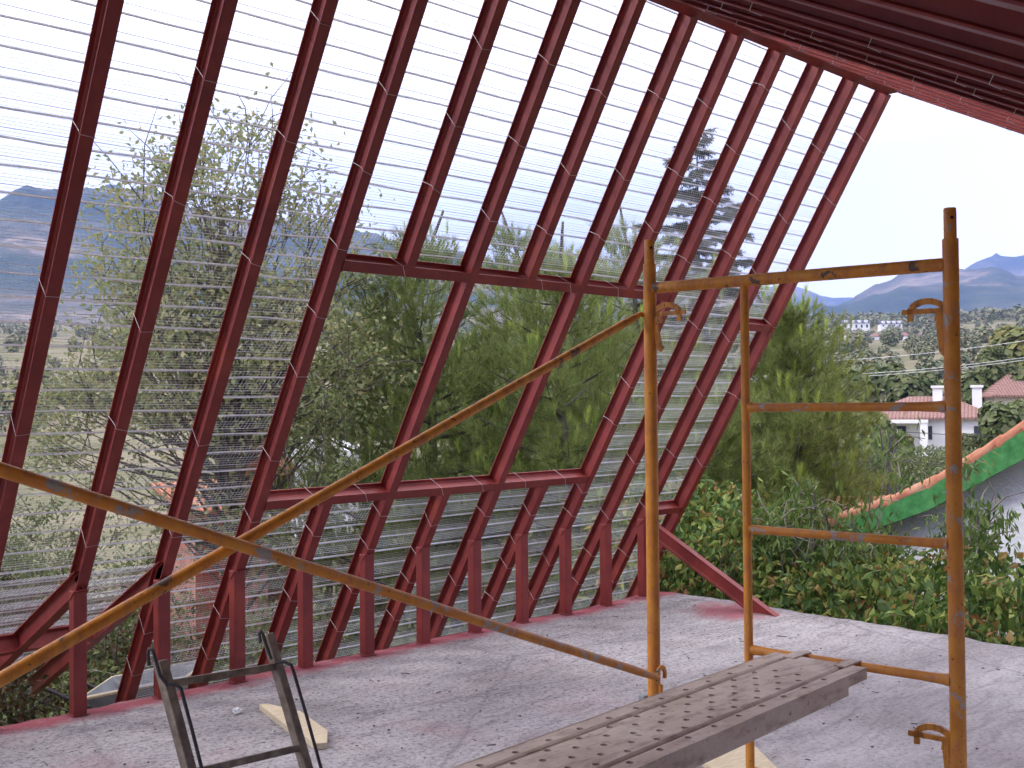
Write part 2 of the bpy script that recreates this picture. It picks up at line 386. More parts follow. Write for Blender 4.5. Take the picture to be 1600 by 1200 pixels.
# ------------------------------------------------------------------ terrain
def elev_pts():
    return [(0, -2.9), (12, -2.9), (30, -3.2), (70, -4.2), (120, -4.0), (200, 1.0), (400, 20), (700, 44), (1200, 84), (2000, 130), (3000, 170)]
_ep = elev_pts()
def relief(x, y):
    r = math.hypot(x, y)
    z = float(np.interp(r, [p[0] for p in _ep], [p[1] for p in _ep]))
    if r < 14: z += ground(x, y)+2.9
    k = min(1, max(0, (r-60)/600)); z += noise.fractal((x*.0035, y*.0035, 1.3), 1, 2, 4)*6*k
    if r < 80: z += noise.noise((x*.8, y*.8, 0))*.06
    return z
def sheet(name, rs, a0, a1, na, fz, mat):
    V = []; F = []
    for r in rs:
        for k in range(na+1):
            a = a0+(a1-a0)*k/na; x, y = r*math.cos(a), r*math.sin(a); V.append((x, y, fz(r, a, x, y)))
    for i in range(len(rs)-1):
        for k in range(na):
            p = i*(na+1)+k; F.append((p, p+na+1, p+na+2, p+1))
    o = np_mesh(name, V, F, mat, smooth=True); tag(o, kind="structure"); return o
def terrain_mat():
    m, t, b = base_mat("ground_cover", .95, 0, .1); v = mapped(t)
    c = ramp(t, noise_fac(t, v, .02, 7, .65), [(0.35, (.10, .11, .06)), (0.48, (.17, .16, .10)), (0.56, (.28, .235, .17)), (0.68, (.15, .15, .085))])
    c2 = ramp(t, noise_fac(t, v, 1.2, 6, .7), [(0.35, (.06, .07, .025)), (0.5, (.12, .12, .05)), (0.68, (.24, .19, .12))])
    c = mixc(t, .45, c, c2)
    t.links.new(c, b.inputs["Base Color"]); bump(t, b, noise_fac(t, v, 3, 6), .5, .1); M["terrain"] = m
terrain_mat()
def mountain_mat():
    m, t, b = base_mat("scrub_mountain", .95, 0, .05); v = mapped(t, (1, 1, 2.2))
    c = ramp(t, noise_fac(t, v, .0022, 8, .62, .4), [(0.36, (.03, .05, .04)), (0.48, (.07, .09, .065)), (0.55, (.13, .12, .09)), (0.62, (.30, .24, .19)), (0.70, (.07, .08, .06))])
    c = mixc(t, ramp(t, noise_fac(t, v, .02, 6, .7), [(.4, (0, 0, 0)), (.7, (.75, .75, .75))]), c, (.035, .05, .04))
    t.links.new(c, b.inputs["Base Color"]); M["mountain"] = m
mountain_mat()
rs = [0.01]+[2+i*1.0 for i in range(24)]+[27*1.085**i for i in range(58)]
sheet("ground", rs, -math.pi, math.pi, 400, lambda r, a, x, y: relief(x, y), "terrain")

def skyline(pts, r0, r1, rp, name, amp, seed):
    """a mountain range: the ground climbs from r0 to the crest at rp, then falls to r1.
    pts: (azimuth from the view axis in tan units, elevation in tan units)"""
    az = [YAW-math.atan(p[0]) for p in pts][::-1]; el = [p[1]/math.sqrt(1+p[0]**2) for p in pts][::-1]
    def fz(r, a, x, y):
        e = float(np.interp(a, az, el)); base = 120
        zc = EYE+e*rp+noise.fractal((a*26, seed, 0), 1, 2, 5)*amp
        if r <= rp:
            t = (r-r0)/(rp-r0); s_ = t**1.25
        else: t = 1-(r-rp)/(r1-rp); s_ = max(t, 0)
        z = base*(1-s_)+zc*s_
        z += noise.ridged_multi_fractal((x*.0011, y*.0011, seed), 1, 2, 5, 1, 2)*amp*1.6*math.sin(math.pi*min(max(t, 0), 1))
        return z
    rr = list(np.linspace(r0, rp, 26))+list(np.linspace(rp, r1, 7))[1:]
    return sheet(name, rr, az[0], az[-1], 420, fz, "mountain")
def T(u, v): return ((u-800)/FPX, (626-v)/FPX)
skyline([T(-900, 430), T(-400, 330), T(0, 295), T(25, 286), T(62, 274), T(150, 272), T(236, 284), T(300, 318), T(400, 340), T(506, 350), T(600, 366), T(700, 396), T(820, 425), T(1000, 452), T(1150, 470)],
        1900, 5200, 3600, "hills", 46, 3.3)
skyline([T(700, 430), T(900, 425), T(1100, 437), T(1250, 452), T(1285, 459), T(1325, 466), T(1400, 470), T(1500, 480)], 6200, 9000, 7600, "far_hills", 26, 8.1)
skyline([T(1150, 520), T(1240, 498), T(1325, 468), T(1360, 450), T(1400, 435), T(1450, 424), T(1500, 419), T(1522, 421), T(1600, 430), T(1800, 428), T(2300, 470)], 2300, 5600, 4200, "right_hills", 26, 5.7)
skyline([T(1430, 470), T(1500, 430), T(1530, 412), T(1545, 405), T(1553, 402), T(1560, 396.5), T(1568, 401), T(1590, 403), T(1620, 398), T(1700, 380), T(1900, 390), T(2400, 440)], 5200, 8600, 7000, "peak_hills", 10, 9.4)

# ------------------------------------------------------------------ steel frame of the lean-in wall
def ibeam_on_slope(mb, i, z0, z1): mb.ibeam(slope(RX(i), z0), slope(RX(i), z1), XA, NI, FW, FD)
ZT = ZR-.02
names = ['leftmost', 'second from the left', 'third from the left', 'left jamb of the window opening', 'fifth', 'crossing the window opening on its left', '', 'crossing the window opening on its right', '', 'right jamb of the window opening', 'third from the gable end', 'last but one before the gable end', 'outermost at the gable end']
rlab = {0: "red steel rafter at the far left, its foot cut off by the picture edge",
 1: "red steel rafter second from the left, on a long knee post beside the orange brace",
 2: "red steel rafter third from the left, its post behind the rusty trestle",
 3: "red steel rafter forming the left jamb of the window opening",
 5: "red steel rafter crossing the window opening, left one of the two",
 7: "red steel rafter crossing the window opening, right one of the two",
 9: "red steel rafter forming the right jamb of the window opening",
 10: "red steel rafter next after the right jamb of the window opening",
 11: "red steel rafter last but one before the open gable end",
 12: "red steel rafter closing the lath wall at the open gable end"}
def ties(parent, i, zs, front=True):
    for z in zs:
        x = RX(i); zz = z+rnd.uniform(-.03, .03); e = .0025; tl = rnd.uniform(-.02, .035)
        m = MB()
        o = slope(x, zz)
        m.tube([o-XA*(FW/2+.001)-NI*(FD+.003)+SU*.0, o-XA*(FW/2+e)-NI*(.02)-SU*(.02-tl), o-XA*(FW/2+e)+NI*e-SU*(.03-tl),
                o+XA*(FW/2+e)+NI*e-SU*(.03-tl*.4), o+XA*(FW/2+.001)-NI*(FD+.003)], .0011, 5, False)
        m.build("wire_tie", "wire", parent)
def knee_post(parent, i):
    m = MB(); xr = X0+S*i; w = .07
    z0 = -.004; zt = HP
    # box-section post, its head mitred to the slope of the rafter
    dy = .07; h = dy/math.tan(math.pi/2-ALF) if False else 0
    m.prism((xr-w-.0005, D+.0012, z0), (w, 0, 0), (0, dy, 0), (0, 0, zt-z0-.012))
    m.build("post", "primer", parent, bevel=.006)
    m = MB(); r3 = random.Random(i*7+1); y0 = D-.001
    for (a_, b_) in (((xr-w, y0, HP-.014), (xr, y0, HP-.014)), ((xr-w-.001, y0, HP-.012), (xr-w-.001, y0+.05, HP-.06)), ((xr-w-.006, D-.006, .004), (xr+.006, D-.006, .004)), ((xr-w-.005, D-.005, .004), (xr-w-.005, D+.07, .004))):
        a_, b_ = Vector(a_), Vector(b_); n_ = 12; m = MB()
        m.tube([a_.lerp(b_, j/n_)+Vector((r3.uniform(-1, 1), r3.uniform(-1, 1), r3.uniform(-1, 1)))*.0012 for j in range(n_+1)], [r3.uniform(.0028, .0052) for _ in range(n_+1)], 6)
        m.build("weld_bead", "primer", parent)
zties = {0: [.9, 1.5, 2.1, 2.75, 3.35], 1: [.95, 1.5, 2.0, 2.5, 3.0, 3.5], 2: [.9, 1.45, 2.3, 2.85, 3.3], 3: [.95, 1.32, 1.78, 2.05, 2.42, 2.75, 3.1, 3.5],
 5: [.72, .9, 2.62, 3.0, 3.4], 7: [.86, 2.6, 2.95, 3.4], 9: [.78, .98, 1.45, 1.75, 2.55, 2.9, 3.25, 3.6], 10: [.72, 1.15, 1.6, 2.15, 2.6, 3.0, 3.45],
 11: [.74, 1.2, 1.7, 2.1, 2.55, 2.95, 3.4], 12: [.5, 1.1, 1.6, 2.2, 2.6, 3.1, 3.5]}
for i in sorted(rlab):
    root = empty("steel_rafter", slope(RX(i), HP), rlab[i], "rafter", "red steel rafters of the lath wall")
    mb = MB()
    zlow = HP-.015 if i in (0, 1) else (-.22 if i < 12 else -.2)
    ibeam_on_slope(mb, i, zlow, ZT); mb.build("beam", "primer", root, bevel=.0015)
    if i < 12: knee_post(root, i)
    ties(root, i, zties[i])
    if i in (2, 3, 5, 7, 9, 10, 11): ties(root, i, [.36, .12])
# rafters interrupted by the window opening
HZ0, HZ1 = 2.288, 2.345      # header, lower and upper edge of its inner flange
SZ0, SZ1 = 1.005, 1.062      # sill
for k, i in enumerate((4, 6, 8)):
    wh = ("left", "middle", "right")[k]
    r = empty("short_upper_rafter", slope(RX(i), HZ1), f"red steel rafter standing on the window header, {wh} one of three", "rafter", "short rafters above the window opening")
    mb = MB(); ibeam_on_slope(mb, i, HZ1-.006, ZT); mb.build("beam", "primer", r, bevel=.0015)
    ties(r, i, [2.75, 3.05, 3.4] if k != 1 else [2.6, 2.95, 3.3])
    r = empty("short_lower_rafter", slope(RX(i), HP), f"red steel stub rafter with knee post under the window sill beam, {wh} one of three", "rafter", "short rafters below the window opening")
    mb = MB(); ibeam_on_slope(mb, i, -.22, SZ0+.004); mb.build("beam", "primer", r, bevel=.0015)
    knee_post(r, i); ties(r, i, [.1, .38, .6, .84])
def cross_beam(name, x0, x1, z, label, cat="beam", tie=()):
    r = empty(name, slope((x0+x1)/2, z), label, cat)
    for xe in (x0+.001, x1-.001):
        m = MB(); m.tube([slope(xe, z+.0255)+NI*.004+SU*(.033*(j/5-1))+XA*rnd.uniform(-.001, .001) for j in range(11)], [rnd.uniform(.0025, .0045) for _ in range(11)], 6); m.build("weld_bead", "primer", r)
    mb = MB(); p0 = slope(x0, z+.0255); p1 = slope(x1, z+.0255)
    mb.ibeam(p0+NI*.002, p1+NI*.002, SU, NI, FW, FD-.004); mb.build("beam", "primer", r, bevel=.0015)
    for x in tie:
        m = MB(); e = .003; o = slope(x, z+.0255)
        m.tube([o+SU*.032-NI*FD, o+SU*.032+NI*e+XA*.02, o-SU*.032+NI*e+XA*.06], .0011, 5, False); m.build("wire_tie", "wire", r)
    return r
cross_beam("window_header_beam", X0+S*3-.002, X0+S*9-FW+.002, HZ0, "red steel beam along the top of the window opening", tie=(3.45, 4.5, 4.75, 5.2))
cross_beam("window_sill_beam", X0+S*3-.002, X0+S*9-FW+.002, SZ0, "red steel beam along the bottom of the window opening", tie=(3.4, 3.75, 4.35, 4.7, 5.1, 5.5))
cross_beam("bracing_piece", X0+S*11-.002, X0+S*12-FW+.002, 2.137, "short red steel crosspiece high between the two rafters nearest the gable")
cross_beam("bracing_piece", X0+S*11-.002, X0+S*12-FW+.002, .664, "short red steel crosspiece low between the two rafters nearest the gable, above the brace")
# ridge
YR = D-(ZR-HP)/math.tan(ALF)
mb = MB(); mb.ibeam((-3.5, YR, ZR-.01), (7.215, YR, ZR-.01), (0, 1, 0), (0, 0, -1), .10, .16, .009)
tag(mb.build("ridge_beam", "primer", bevel=.002), "long red steel ridge beam where the leaning wall meets the ceiling rafters", "beam")
# rafters of the other roof slope, falling towards the viewer
B2 = R_(28.4)
d2 = Vector((0, -math.cos(B2), -math.sin(B2))); n2 = Vector((0, math.sin(B2), -math.cos(B2)))
ordn = ["first", "second", "third", "fourth", "fifth", "sixth", "seventh", "eighth", "ninth", "tenth", "eleventh", "twelfth", "thirteenth", "fourteenth", "fifteenth", "sixteenth"]
for k in range(16):
    i = 12-k
    r = empty("ceiling_rafter", (RX(i), YR, ZR), f"red steel ceiling rafter on the ridge, {ordn[k]} counted from the gable end", "rafter", "ceiling rafters sloping down towards the viewer")
    p0 = Vector((RX(i), YR-.05, ZR-.02)); mb = MB(); mb.ibeam(p0, p0+d2*5.2, XA, n2, FW, FD); mb.build("beam", "primer", r, bevel=.0015)
    if k < 9:
        for q in range(6):
            t = .35+q*.55+rnd.uniform(-.1, .1); o = p0+d2*t; m = MB(); e = .0025
            m.tube([o-XA*(FW/2+e)-n2*(FD+.002), o-XA*(FW/2+e)+n2*e, o+XA*(FW/2+e)+n2*e+d2*.015, o+XA*(FW/2+e)-n2*(FD+.002)], .0013, 5, False)
            m.build("wire_tie", "wire", r)
mb = MB(); p0 = Vector((-4, YR-.05, ZR-.02))-n2*.135; mb.prism(p0, XA*(5.0+4), d2*5.2, -n2*.03)  # board added on top of the ceiling rafters to block sky light and darken them
tag(mb.build("shade_board", "primer"), "added board shading the ceiling rafters above the viewer", "shade board")
# kicked-out eave at the left: beams falling outwards
KA = R_(26.5); dk = Vector((0, math.cos(KA), -math.sin(KA))); nk = Vector((0, -math.sin(KA), -math.cos(KA)))
for i, lab, L in ((2, "red steel eave beam falling outwards from the third rafter, above the wheelbarrow", 2.3), (1, "red steel eave beam falling outwards from the second rafter", 2.0), (0, "red steel eave beam falling outwards from the leftmost rafter", 2.0)):
    p = Vector((RX(i), D+.02, HP-.03))-dk*.05; mb = MB(); mb.ibeam(p, p+dk*L, XA, nk, FW, FD)
    tag(mb.build("eave_beam", "primer", bevel=.0015), lab, "beam", "eave beams at the left")
p = Vector((-1.0, D+.02, HP-.03))+dk*1.0
mb = MB(); mb.ibeam(p+nk*.002, p+nk*.002+XA*(X0+S*2-FW+1.0), -dk, nk, FW, FD-.004)
tag(mb.build("eave_purlin", "primer", bevel=.0015), "red steel purlin lying across the outward eave beams", "beam")
# brace on the slab
a = Vector((X0+S*11+.03, D-.01, HP-.03)); bfoot = Vector((6.80, 4.36, .0)); dd = (bfoot-a)
L = dd.length; dn = dd.normalized(); up = Vector((0, 0, 1)); nn = (up-dn*up.dot(dn)).normalized(); la = dn.cross(nn).normalized()
mb = MB(); mb.ibeam(a, bfoot+dn*.02, la, nn, .06, .11)
tag(mb.build("diagonal_brace", "primer", bevel=.0015), "red steel brace slanting from the last knee post down to the slab", "brace")

# ------------------------------------------------------------------ rib lath
def lath(x0, x1, org, su, no, t0, t1, label, rib=.118, gap=8, cell=.022, seed=1, off=.116):
    """ribbed expanded metal; org(t) is the line, su up-slope, no outward normal"""
    rr = np.random.default_rng(seed)
    root = empty("rib_lath_sheet", org+su*t0+XA*((x0+x1)/2), label, "metal lath", "sheets of ribbed metal lath")
    o = np.array(org)+np.array(no)*off; su_ = np.array(su); no_ = np.array(no); xa = np.array((1., 0, 0))
    V = []; F = []
    def strip(c0, c1, wvec):
        n = len(V); V.extend([c0-wvec, c1-wvec, c1+wvec, c0+wvec]); F.append((n, n+1, n+2, n+3))
    ts = np.arange(t0+(rib*.2), t1, rib)
    # V shaped ribs, with a wobble and small steps where sheets lap
    RV = []; RF = []
    nseg = max(2, int((x1-x0)/.35)); xs = np.linspace(x0, x1, nseg+1)
    for t in ts:
        w = rr.normal(size=nseg+1)*.0034
        for (da, ha, db, hb) in ((-.0048, .001, 0, .0075), (0, .0075, .0048, .001)):
            n = len(RV)
            for k, x in enumerate(xs):
                c = o+su_*(t+w[k])+xa*x
                RV.append(c+su_*da+no_*ha*-1); RV.append(c+su_*db-no_*hb)
            for k in range(nseg): RF.append((n+2*k, n+2*k+2, n+2*k+3, n+2*k+1))
    np_mesh("ribs", np.array(RV), np.array(RF), "galvanised", root)
    # fine strands between the ribs: twisted strips along, herringbone strips across
    for t in np.arange(t0, t1, rib/gap):
        k = round((t-t0)/(rib/gap))
        if k % gap == 0: continue
        ang = .5 if (k//gap) % 2 else .7
        wv = (su_*math.cos(ang)+no_*math.sin(ang))*(.0007 if k % gap != gap//2 else .0015)
        strip(o+su_*t+xa*x0, o+su_*t+xa*x1, wv)
    xsn = np.arange(x0, x1, cell)
    for q, t in enumerate(np.arange(t0, t1, rib)):
        lean = .020 if q % 2 else -.020
        tt = min(t+rib, t1)
        n = len(V); m = len(xsn)
        c0 = o+su_*t+xa*xsn[:, None]; mid = o+su_*(t+tt)/2+xa*(np.clip(xsn+lean, x0, x1)[:, None]); c1 = o+su_*tt+xa*xsn[:, None]
        wv = xa*.0006+no_*.0010
        A = np.stack([c0-wv, c0+wv, mid+wv, mid-wv, c1+wv, c1-wv], 1).reshape(-1, 3)
        V.extend(list(A))
        for k in range(m): F.append((n+6*k, n+6*k+1, n+6*k+2, n+6*k+3)); F.append((n+6*k+3, n+6*k+2, n+6*k+4, n+6*k+5))
    np_mesh("expanded_mesh", np.array(V), np.array(F), "galvanised", root)
    return root
OJ = Vector((0, D, HP)); NO = -NI
tz = lambda z: (z-HP)/math.sin(ALF)
JX = X0+S*9-FW/2; DX = X0+S*3-FW/2
XM = X0+S*12-.005
lath(-1.2, X0+S*2.02, OJ, SU, NO, tz(HP)+.04, tz(ZR)-.02, "tall sheets of ribbed metal lath left of the third rafter, trees behind", seed=2)
lath(X0+S*2.02-.05, DX-.02, OJ, SU, NO, tz(-.25), tz(ZR)-.05, "tall strip of ribbed metal lath just left of the window opening, down to the slab", seed=3, off=.119)
lath(DX-.02, JX+.02, OJ, SU, NO, tz(HZ1)+.0, tz(ZR)-.02, "sheet of ribbed metal lath above the window opening, mostly sky behind", seed=4)
lath(DX-.02, JX+.02, OJ, SU, NO, tz(-.25), tz(SZ0)-.0, "sheet of ribbed metal lath below the window opening, between the knee posts", seed=5)
lath(JX+.02, XM, OJ, SU, NO, tz(-.25), tz(ZR)-.04, "tall sheet of ribbed metal lath right of the window opening, up to the gable end", seed=6, off=.118)
OK_ = Vector((0, D+.02, HP-.03))
lath(-1.2, X0+S*2, OK_, -dk, -nk, -1.75, -.0, "ribbed metal lath laid on the outward eave at the lower left", seed=7, gap=10)
lath(-1.2, XM+.03, Vector((0, YR-.05, ZR-.02)), -d2, -n2, -5.1, 0, "ribbed metal lath lying on top of the ceiling rafters", seed=8, cell=.02)
# lighter scattering of sparse white offcuts is left out: nothing of it shows

# ------------------------------------------------------------------ scaffold frame
def vert(u, Z): p = at(u, 700, Z); return Vector((p.x, p.y, 0))
LL = vert(1018, 3.99); RL = vert(1490, 3.30)
fr = empty("scaffold", (LL+RL)/2, "worn orange tubular scaffold frame with a ladder side, standing on the slab", "scaffold")
def part_tube(name, pts, r, mat="orange", parent=fr, n=20): m = MB(); m.tube(pts, r, n); return m.build(name, mat, parent)
Z_ = lambda p, z: Vector((p.x, p.y, z))
def leg(P, ztop, zsp, mat):
    o = part_tube("leg", [Z_(P, .05), Z_(P, ztop)], .0243, mat)
    m = MB(); m.tube([Z_(P, ztop-.05), Z_(P, zsp-.004), Z_(P, zsp)], [.0192, .0192, .0175], 20); s = m.build("spigot", mat, o); s.location = (0, 0, 0)
    m = MB(); m.tube([Z_(P, .01), Z_(P, .055)], .03, 16); m.box((P.x-.06, P.y-.06, .012), (P.x+.06, P.y+.06, .02)); b = m.build("base_plate", "rust_iron", o); b.location = (0, 0, 0)
    dcam = (Vector((0, 0, 0))-P).normalized(); sd_ = Vector((-dcam.y, dcam.x, 0)); q = (dcam*.94+sd_*(.30)).normalized()
    c = Z_(P, zsp-.032); m = MB(); m.tube([c+q*.0188, c+q*.0202], .0055, 12); h = m.build("pin_hole", "dark_hole", o); h.location = (0, 0, 0)
    return o
leg(LL, 2.12, 2.211, "orange"); leg(RL, 2.10, 2.197, "orange_worn")
dF = (RL-LL).normalized()
m = MB(); m.tube([Z_(LL, 2.028)+dF*.02, Z_(RL, 2.022)-dF*.018], .0213, 20); m.build("top_rail", "orange_rust", fr)
sfrac = None
# inner upright: where the ray through u=1165 meets the frame
def on_frame(u):
    d = ray(u, 700); n = Vector((-dF.y, dF.x, 0)); k = (LL-Vector((0, 0, 0))).dot(n)/Vector((d.x, d.y, 0)).dot(n); return Vector((d.x*k, d.y*k, 0))
IN = on_frame(1166)
m = MB(); m.tube([Z_(IN, .03), Z_(IN, 2.012)], .0158, 16); m.build("inner_upright", "orange", fr)
for z in (1.577, 1.148, .726, .30):
    m = MB(); a = Z_(IN, z)+dF*.012; b = Z_(RL, z)-dF*.018; w = b-a
    m.tube([a, a+w*.03, a+w*.12, a+w*.86, a+w*.965, b], [.0185, .0165, .0148, .0148, .0175, .022], 16); m.build("rung", "orange_worn", fr)
# lower left diagonal/coupler stub behind the leg, and the hook clamps on the legs
def clamp(P, z, side, flip=False):
    """hooked brace lock: bent strap, catch and hanging lever"""
    m = MB(); s_ = side; c = Z_(P, z); w = Vector((-dF.y, dF.x, 0))*.013
    arc = [c+s_*(.022+.052*(1-math.cos(t)))+Vector((0, 0, .032*math.sin(t)+.004)) for t in [math.pi*k/8 for k in range(9)]]
    def flat(pts, h):
        for p, q in zip(pts[:-1], pts[1:]):
            d = (q-p); n = Vector((0, 0, 1))*0+d.cross(w).normalized()*h; m.prism(p-w/2-n/2, d*1.02, w, n)
    flat(arc, .019); flat([arc[-1], arc[-1]+Vector((0, 0, -.03))], .016)
    m.build("hook", "clamp_rust", fr)
    m = MB(); flat([c+s_*.02+Vector((0, 0, .0)), c+s_*.055+Vector((0, 0, .004)), c+s_*.150+Vector((0, 0, .004))], .016)
    flat([c+s_*.03+Vector((0, 0, .01)), c+s_*.036+Vector((0, 0, -.03))], .03)
    m.build("catch", "clamp_rust", fr)
    m = MB(); flat([c+s_*.036+Vector((0, 0, -.03)), c+s_*.026+Vector((0, 0, -.125)), c+s_*.014+Vector((0, 0, -.135))] if not flip else [c+s_*.02+Vector((0, 0, -.03)), c+s_*.04+Vector((0, 0, -.12)), c+s_*.052+Vector((0, 0, -.13))], .022)
    m.build("lever", "clamp_rust", fr)
clamp(RL, 1.875, -dF); clamp(RL, .535, -dF); clamp(LL, 1.925, dF, True)
m = MB(); c = Z_(LL, .545); m.tube([c+dF*.028, c+dF*.028+Vector((0, 0, -.5))], .009, 10); m.build("lock_bar", "orange_rust", fr)
m = MB(); c = LL-dF*.035; m.box((c.x-.03, c.y-.015, .30), (c.x+.02, c.y+.015, .50)); tag(m.build("grey_wedge", "grey_plastic", bevel=.004), "small grey block behind the left scaffold leg", "block")

# cross braces
bx = Vector((-1.083, -.142, 0)).normalized()
E0 = LL + Vector((.005, 0, 0)) - Vector((-dF.y, dF.x, 0))*0
off1 = -dF*0 + Vector((0, 0, 0))
def brace(name, zr, slope_, lab, side, endhook):
    root = empty(name, E0+Vector((0, 0, zr)), lab, "scaffold brace", "orange scaffold cross braces")
    s0 = E0-dF*.03*side+bx*.035; pts = [s0+Vector((0, 0, zr)), s0+bx*3.5+Vector((0, 0, zr+slope_*3.5))]
    d = (pts[1]-pts[0]); m = MB()
    m.tube([pts[0]-d*.004, pts[0]+d*.012, pts[0]+d*.03, pts[1]], [.009, .013, .0148, .0148], 16); m.build("tube", "orange_rust" if side > 0 else "orange_worn", root)
    m = MB()
    if endhook:
        c = pts[0]-bx*.03+Vector((0, 0, .0)); w = dF*.01
        ring = [c+bx*(.028*math.cos(t))+Vector((0, 0, .032*math.sin(t))) for t in [math.pi*(1.15-1.45*k/9) for k in range(10)]]
        for p, q in zip(ring[:-1], ring[1:]):
            dd_ = q-p; n = dd_.cross(w).normalized()*.014; m.prism(p-w/2-n/2, dd_*1.03, w, n)
    else: m.tube([pts[0]-d*.002, pts[0]-bx*.04], [.010, .010], 10)
    m.build("end_fitting", "orange_rust", root)
    return root, pts
r1, p1 = brace("cross_brace", 1.928, -.3655, "rusty orange scaffold brace rising from the lower left to the frame's upper hook", 1, False)
r2, p2 = brace("cross_brace", .578, .372, "rusty orange scaffold brace falling from the left edge to the frame's lower hook", -1, True)
xc = 1.88; c = E0+bx*(xc)+Vector((0, 0, .578+.372*(xc-.035))); m = MB(); m.tube([c-dF*.065, c+dF*.012-dF*.0], .008, 10); m.tube([c-dF*.052, c-dF*.048], .0115, 12); m.build("pivot_bolt", "rust_iron", r2)

# ------------------------------------------------------------------ perforated scaffold plank
def plank():
    zt = .742; A = Vector((3.135, 2.035, zt)); dx = Vector((-1.402, -.098, 0)).normalized(); dy = Vector((dx.y, -dx.x, 0))*1
    if dy.y > 0: dy = -dy
    Wp, Lp, H = .325, 2.9, .062
    root = empty("scaffold_plank", A+dx*Lp/2+dy*Wp/2, "dusty perforated steel scaffold plank hooked over the lowest visible rung", "plank")
    P = lambda l, w, z: A+dx*l+dy*w+Vector((0, 0, z))
    # deck grid with real holes, two shallow grooves along
    hx, hw = .125, .044
    rows = [.020+.0475*k for k in range(7)]
    rad = .0098; m = MB(); gh = {}
    # lengthwise strips: narrow bands carrying holes, built from cells with an octagonal hole
    ls = [.22+hx*.5*0+k*hx for k in range(int((Lp-.3)/hx))]
    def prof(w):
        g = 0
        for c_ in (.062, .262): g -= .009*max(0, 1-abs(w-c_)/.010)
        return g
    cols = sorted(set([0, .008]+[.052, .062, .072, .252, .262, .272]+[Wp-.008, Wp]))
    holes = []
    for j, w in enumerate([.036, .086, .125, .164, .203, .242-.004, .290]):
        for k, l in enumerate(ls): holes.append((l+(0.5*hx if j % 2 else 0), w))
    # band edges
    bands = [(0, .024), (.024, .048), (.048, .056), (.056, .062), (.062, .068), (.068, .074), (.074, .098), (.098, .113), (.113, .137), (.137, .152), (.152, .176), (.176, .191), (.191, .215), (.215, .226), (.226, .250), (.250, .256), (.256, .262), (.262, .268), (.268, .278), (.278, .302), (.302, .325)]
    def hole_in(b): return [h for h in holes if b[0] < h[1] < b[1] and h[1]-b[0] > .008]
    for b in bands:
        hs_ = sorted(h[0] for h in hole_in(b)); prev = 0
        z0, z1 = prof(b[0]), prof(b[1])
        wc = (b[0]+b[1])/2; hw_ = (b[1]-b[0])/2
        for hl in hs_:
            if hl+hw_ > Lp: continue
            m.add([P(prev, b[0], z0), P(hl-hw_, b[0], z0), P(hl-hw_, b[1], z1), P(prev, b[1], z1)], [(0, 1, 2, 3)])
            n = 12
            sq = []
            for q in range(n):
                a_ = 2*math.pi*(q+.5)/n; cx, cy = math.cos(a_), math.sin(a_); s_ = hw_/max(abs(cx), abs(cy)); sq.append((hl+cx*s_, wc+cy*s_))
            ci = [(hl+rad*math.cos(2*math.pi*(q+.5)/n), wc+rad*math.sin(2*math.pi*(q+.5)/n)) for q in range(n)]
            cr = [(hl-hw_, wc-hw_), (hl+hw_, wc-hw_), (hl+hw_, wc+hw_), (hl-hw_, wc+hw_)]
            vs = [P(a_, c_, 0) for a_, c_ in sq]+[P(a_, c_, .0008) for a_, c_ in ci]+[P(a_, c_, -.007) for a_, c_ in ci]+[P(a_, c_, 0) for a_, c_ in cr]
            fs = [(q, (q+1) % n, n+(q+1) % n, n+q) for q in range(n)]+[(n+q, n+(q+1) % n, 2*n+(q+1) % n, 2*n+q) for q in range(n)]
            # square corners
            for ci_, (a1, a2) in enumerate(((7, 6), (10, 9), (1, 0), (4, 3))):
                fs.append((a1, a1-1 if a1 else n-1, 3*n+ci_))
            m.add(vs, fs)
            prev = hl+hw_
        m.add([P(prev, b[0], z0), P(Lp, b[0], z0), P(Lp, b[1], z1), P(prev, b[1], z1)], [(0, 1, 2, 3)])
    m.build("deck", "plank", root)
    m = MB()
    for w0, w1 in ((-.002, .0), (Wp, Wp+.002)):
        m.prism(P(.13, w0, -H), dx*(Lp-.13), dy*(w1-w0), Vector((0, 0, H+.001)))
        m.prism(P(-.003, w0, -.036), dx*(.133), dy*(w1-w0), Vector((0, 0, .037)))
    m.build("side_flange", "plank", root)
    m = MB(); m.prism(P(-.004, 0, -.036), dx*.0035, dy*Wp, Vector((0, 0, .036)))
    m.prism(P(.12, .003, -H), dx*(Lp-.12), dy*.03, Vector((0, 0, .002))); m.prism(P(.12, Wp-.033, -H), dx*(Lp-.12), dy*.03, Vector((0, 0, .002)))
    m.build("end_cap", "plank", root)
    for w in (.075, .255):
        m = MB(); p = [P(.04, w, .003), P(-.03, w, .004), P(-.075, w, .002), P(-.10, w, -.016), P(-.098, w, -.03)]
        for q0, q1 in zip(p[:-1], p[1:]):
            d = q1-q0; n = d.cross(dy).normalized()*.004; m.prism(q0-dy*.02, d*1.02, dy*.04, n)
        m.build("hook", "plank", root)
plank()

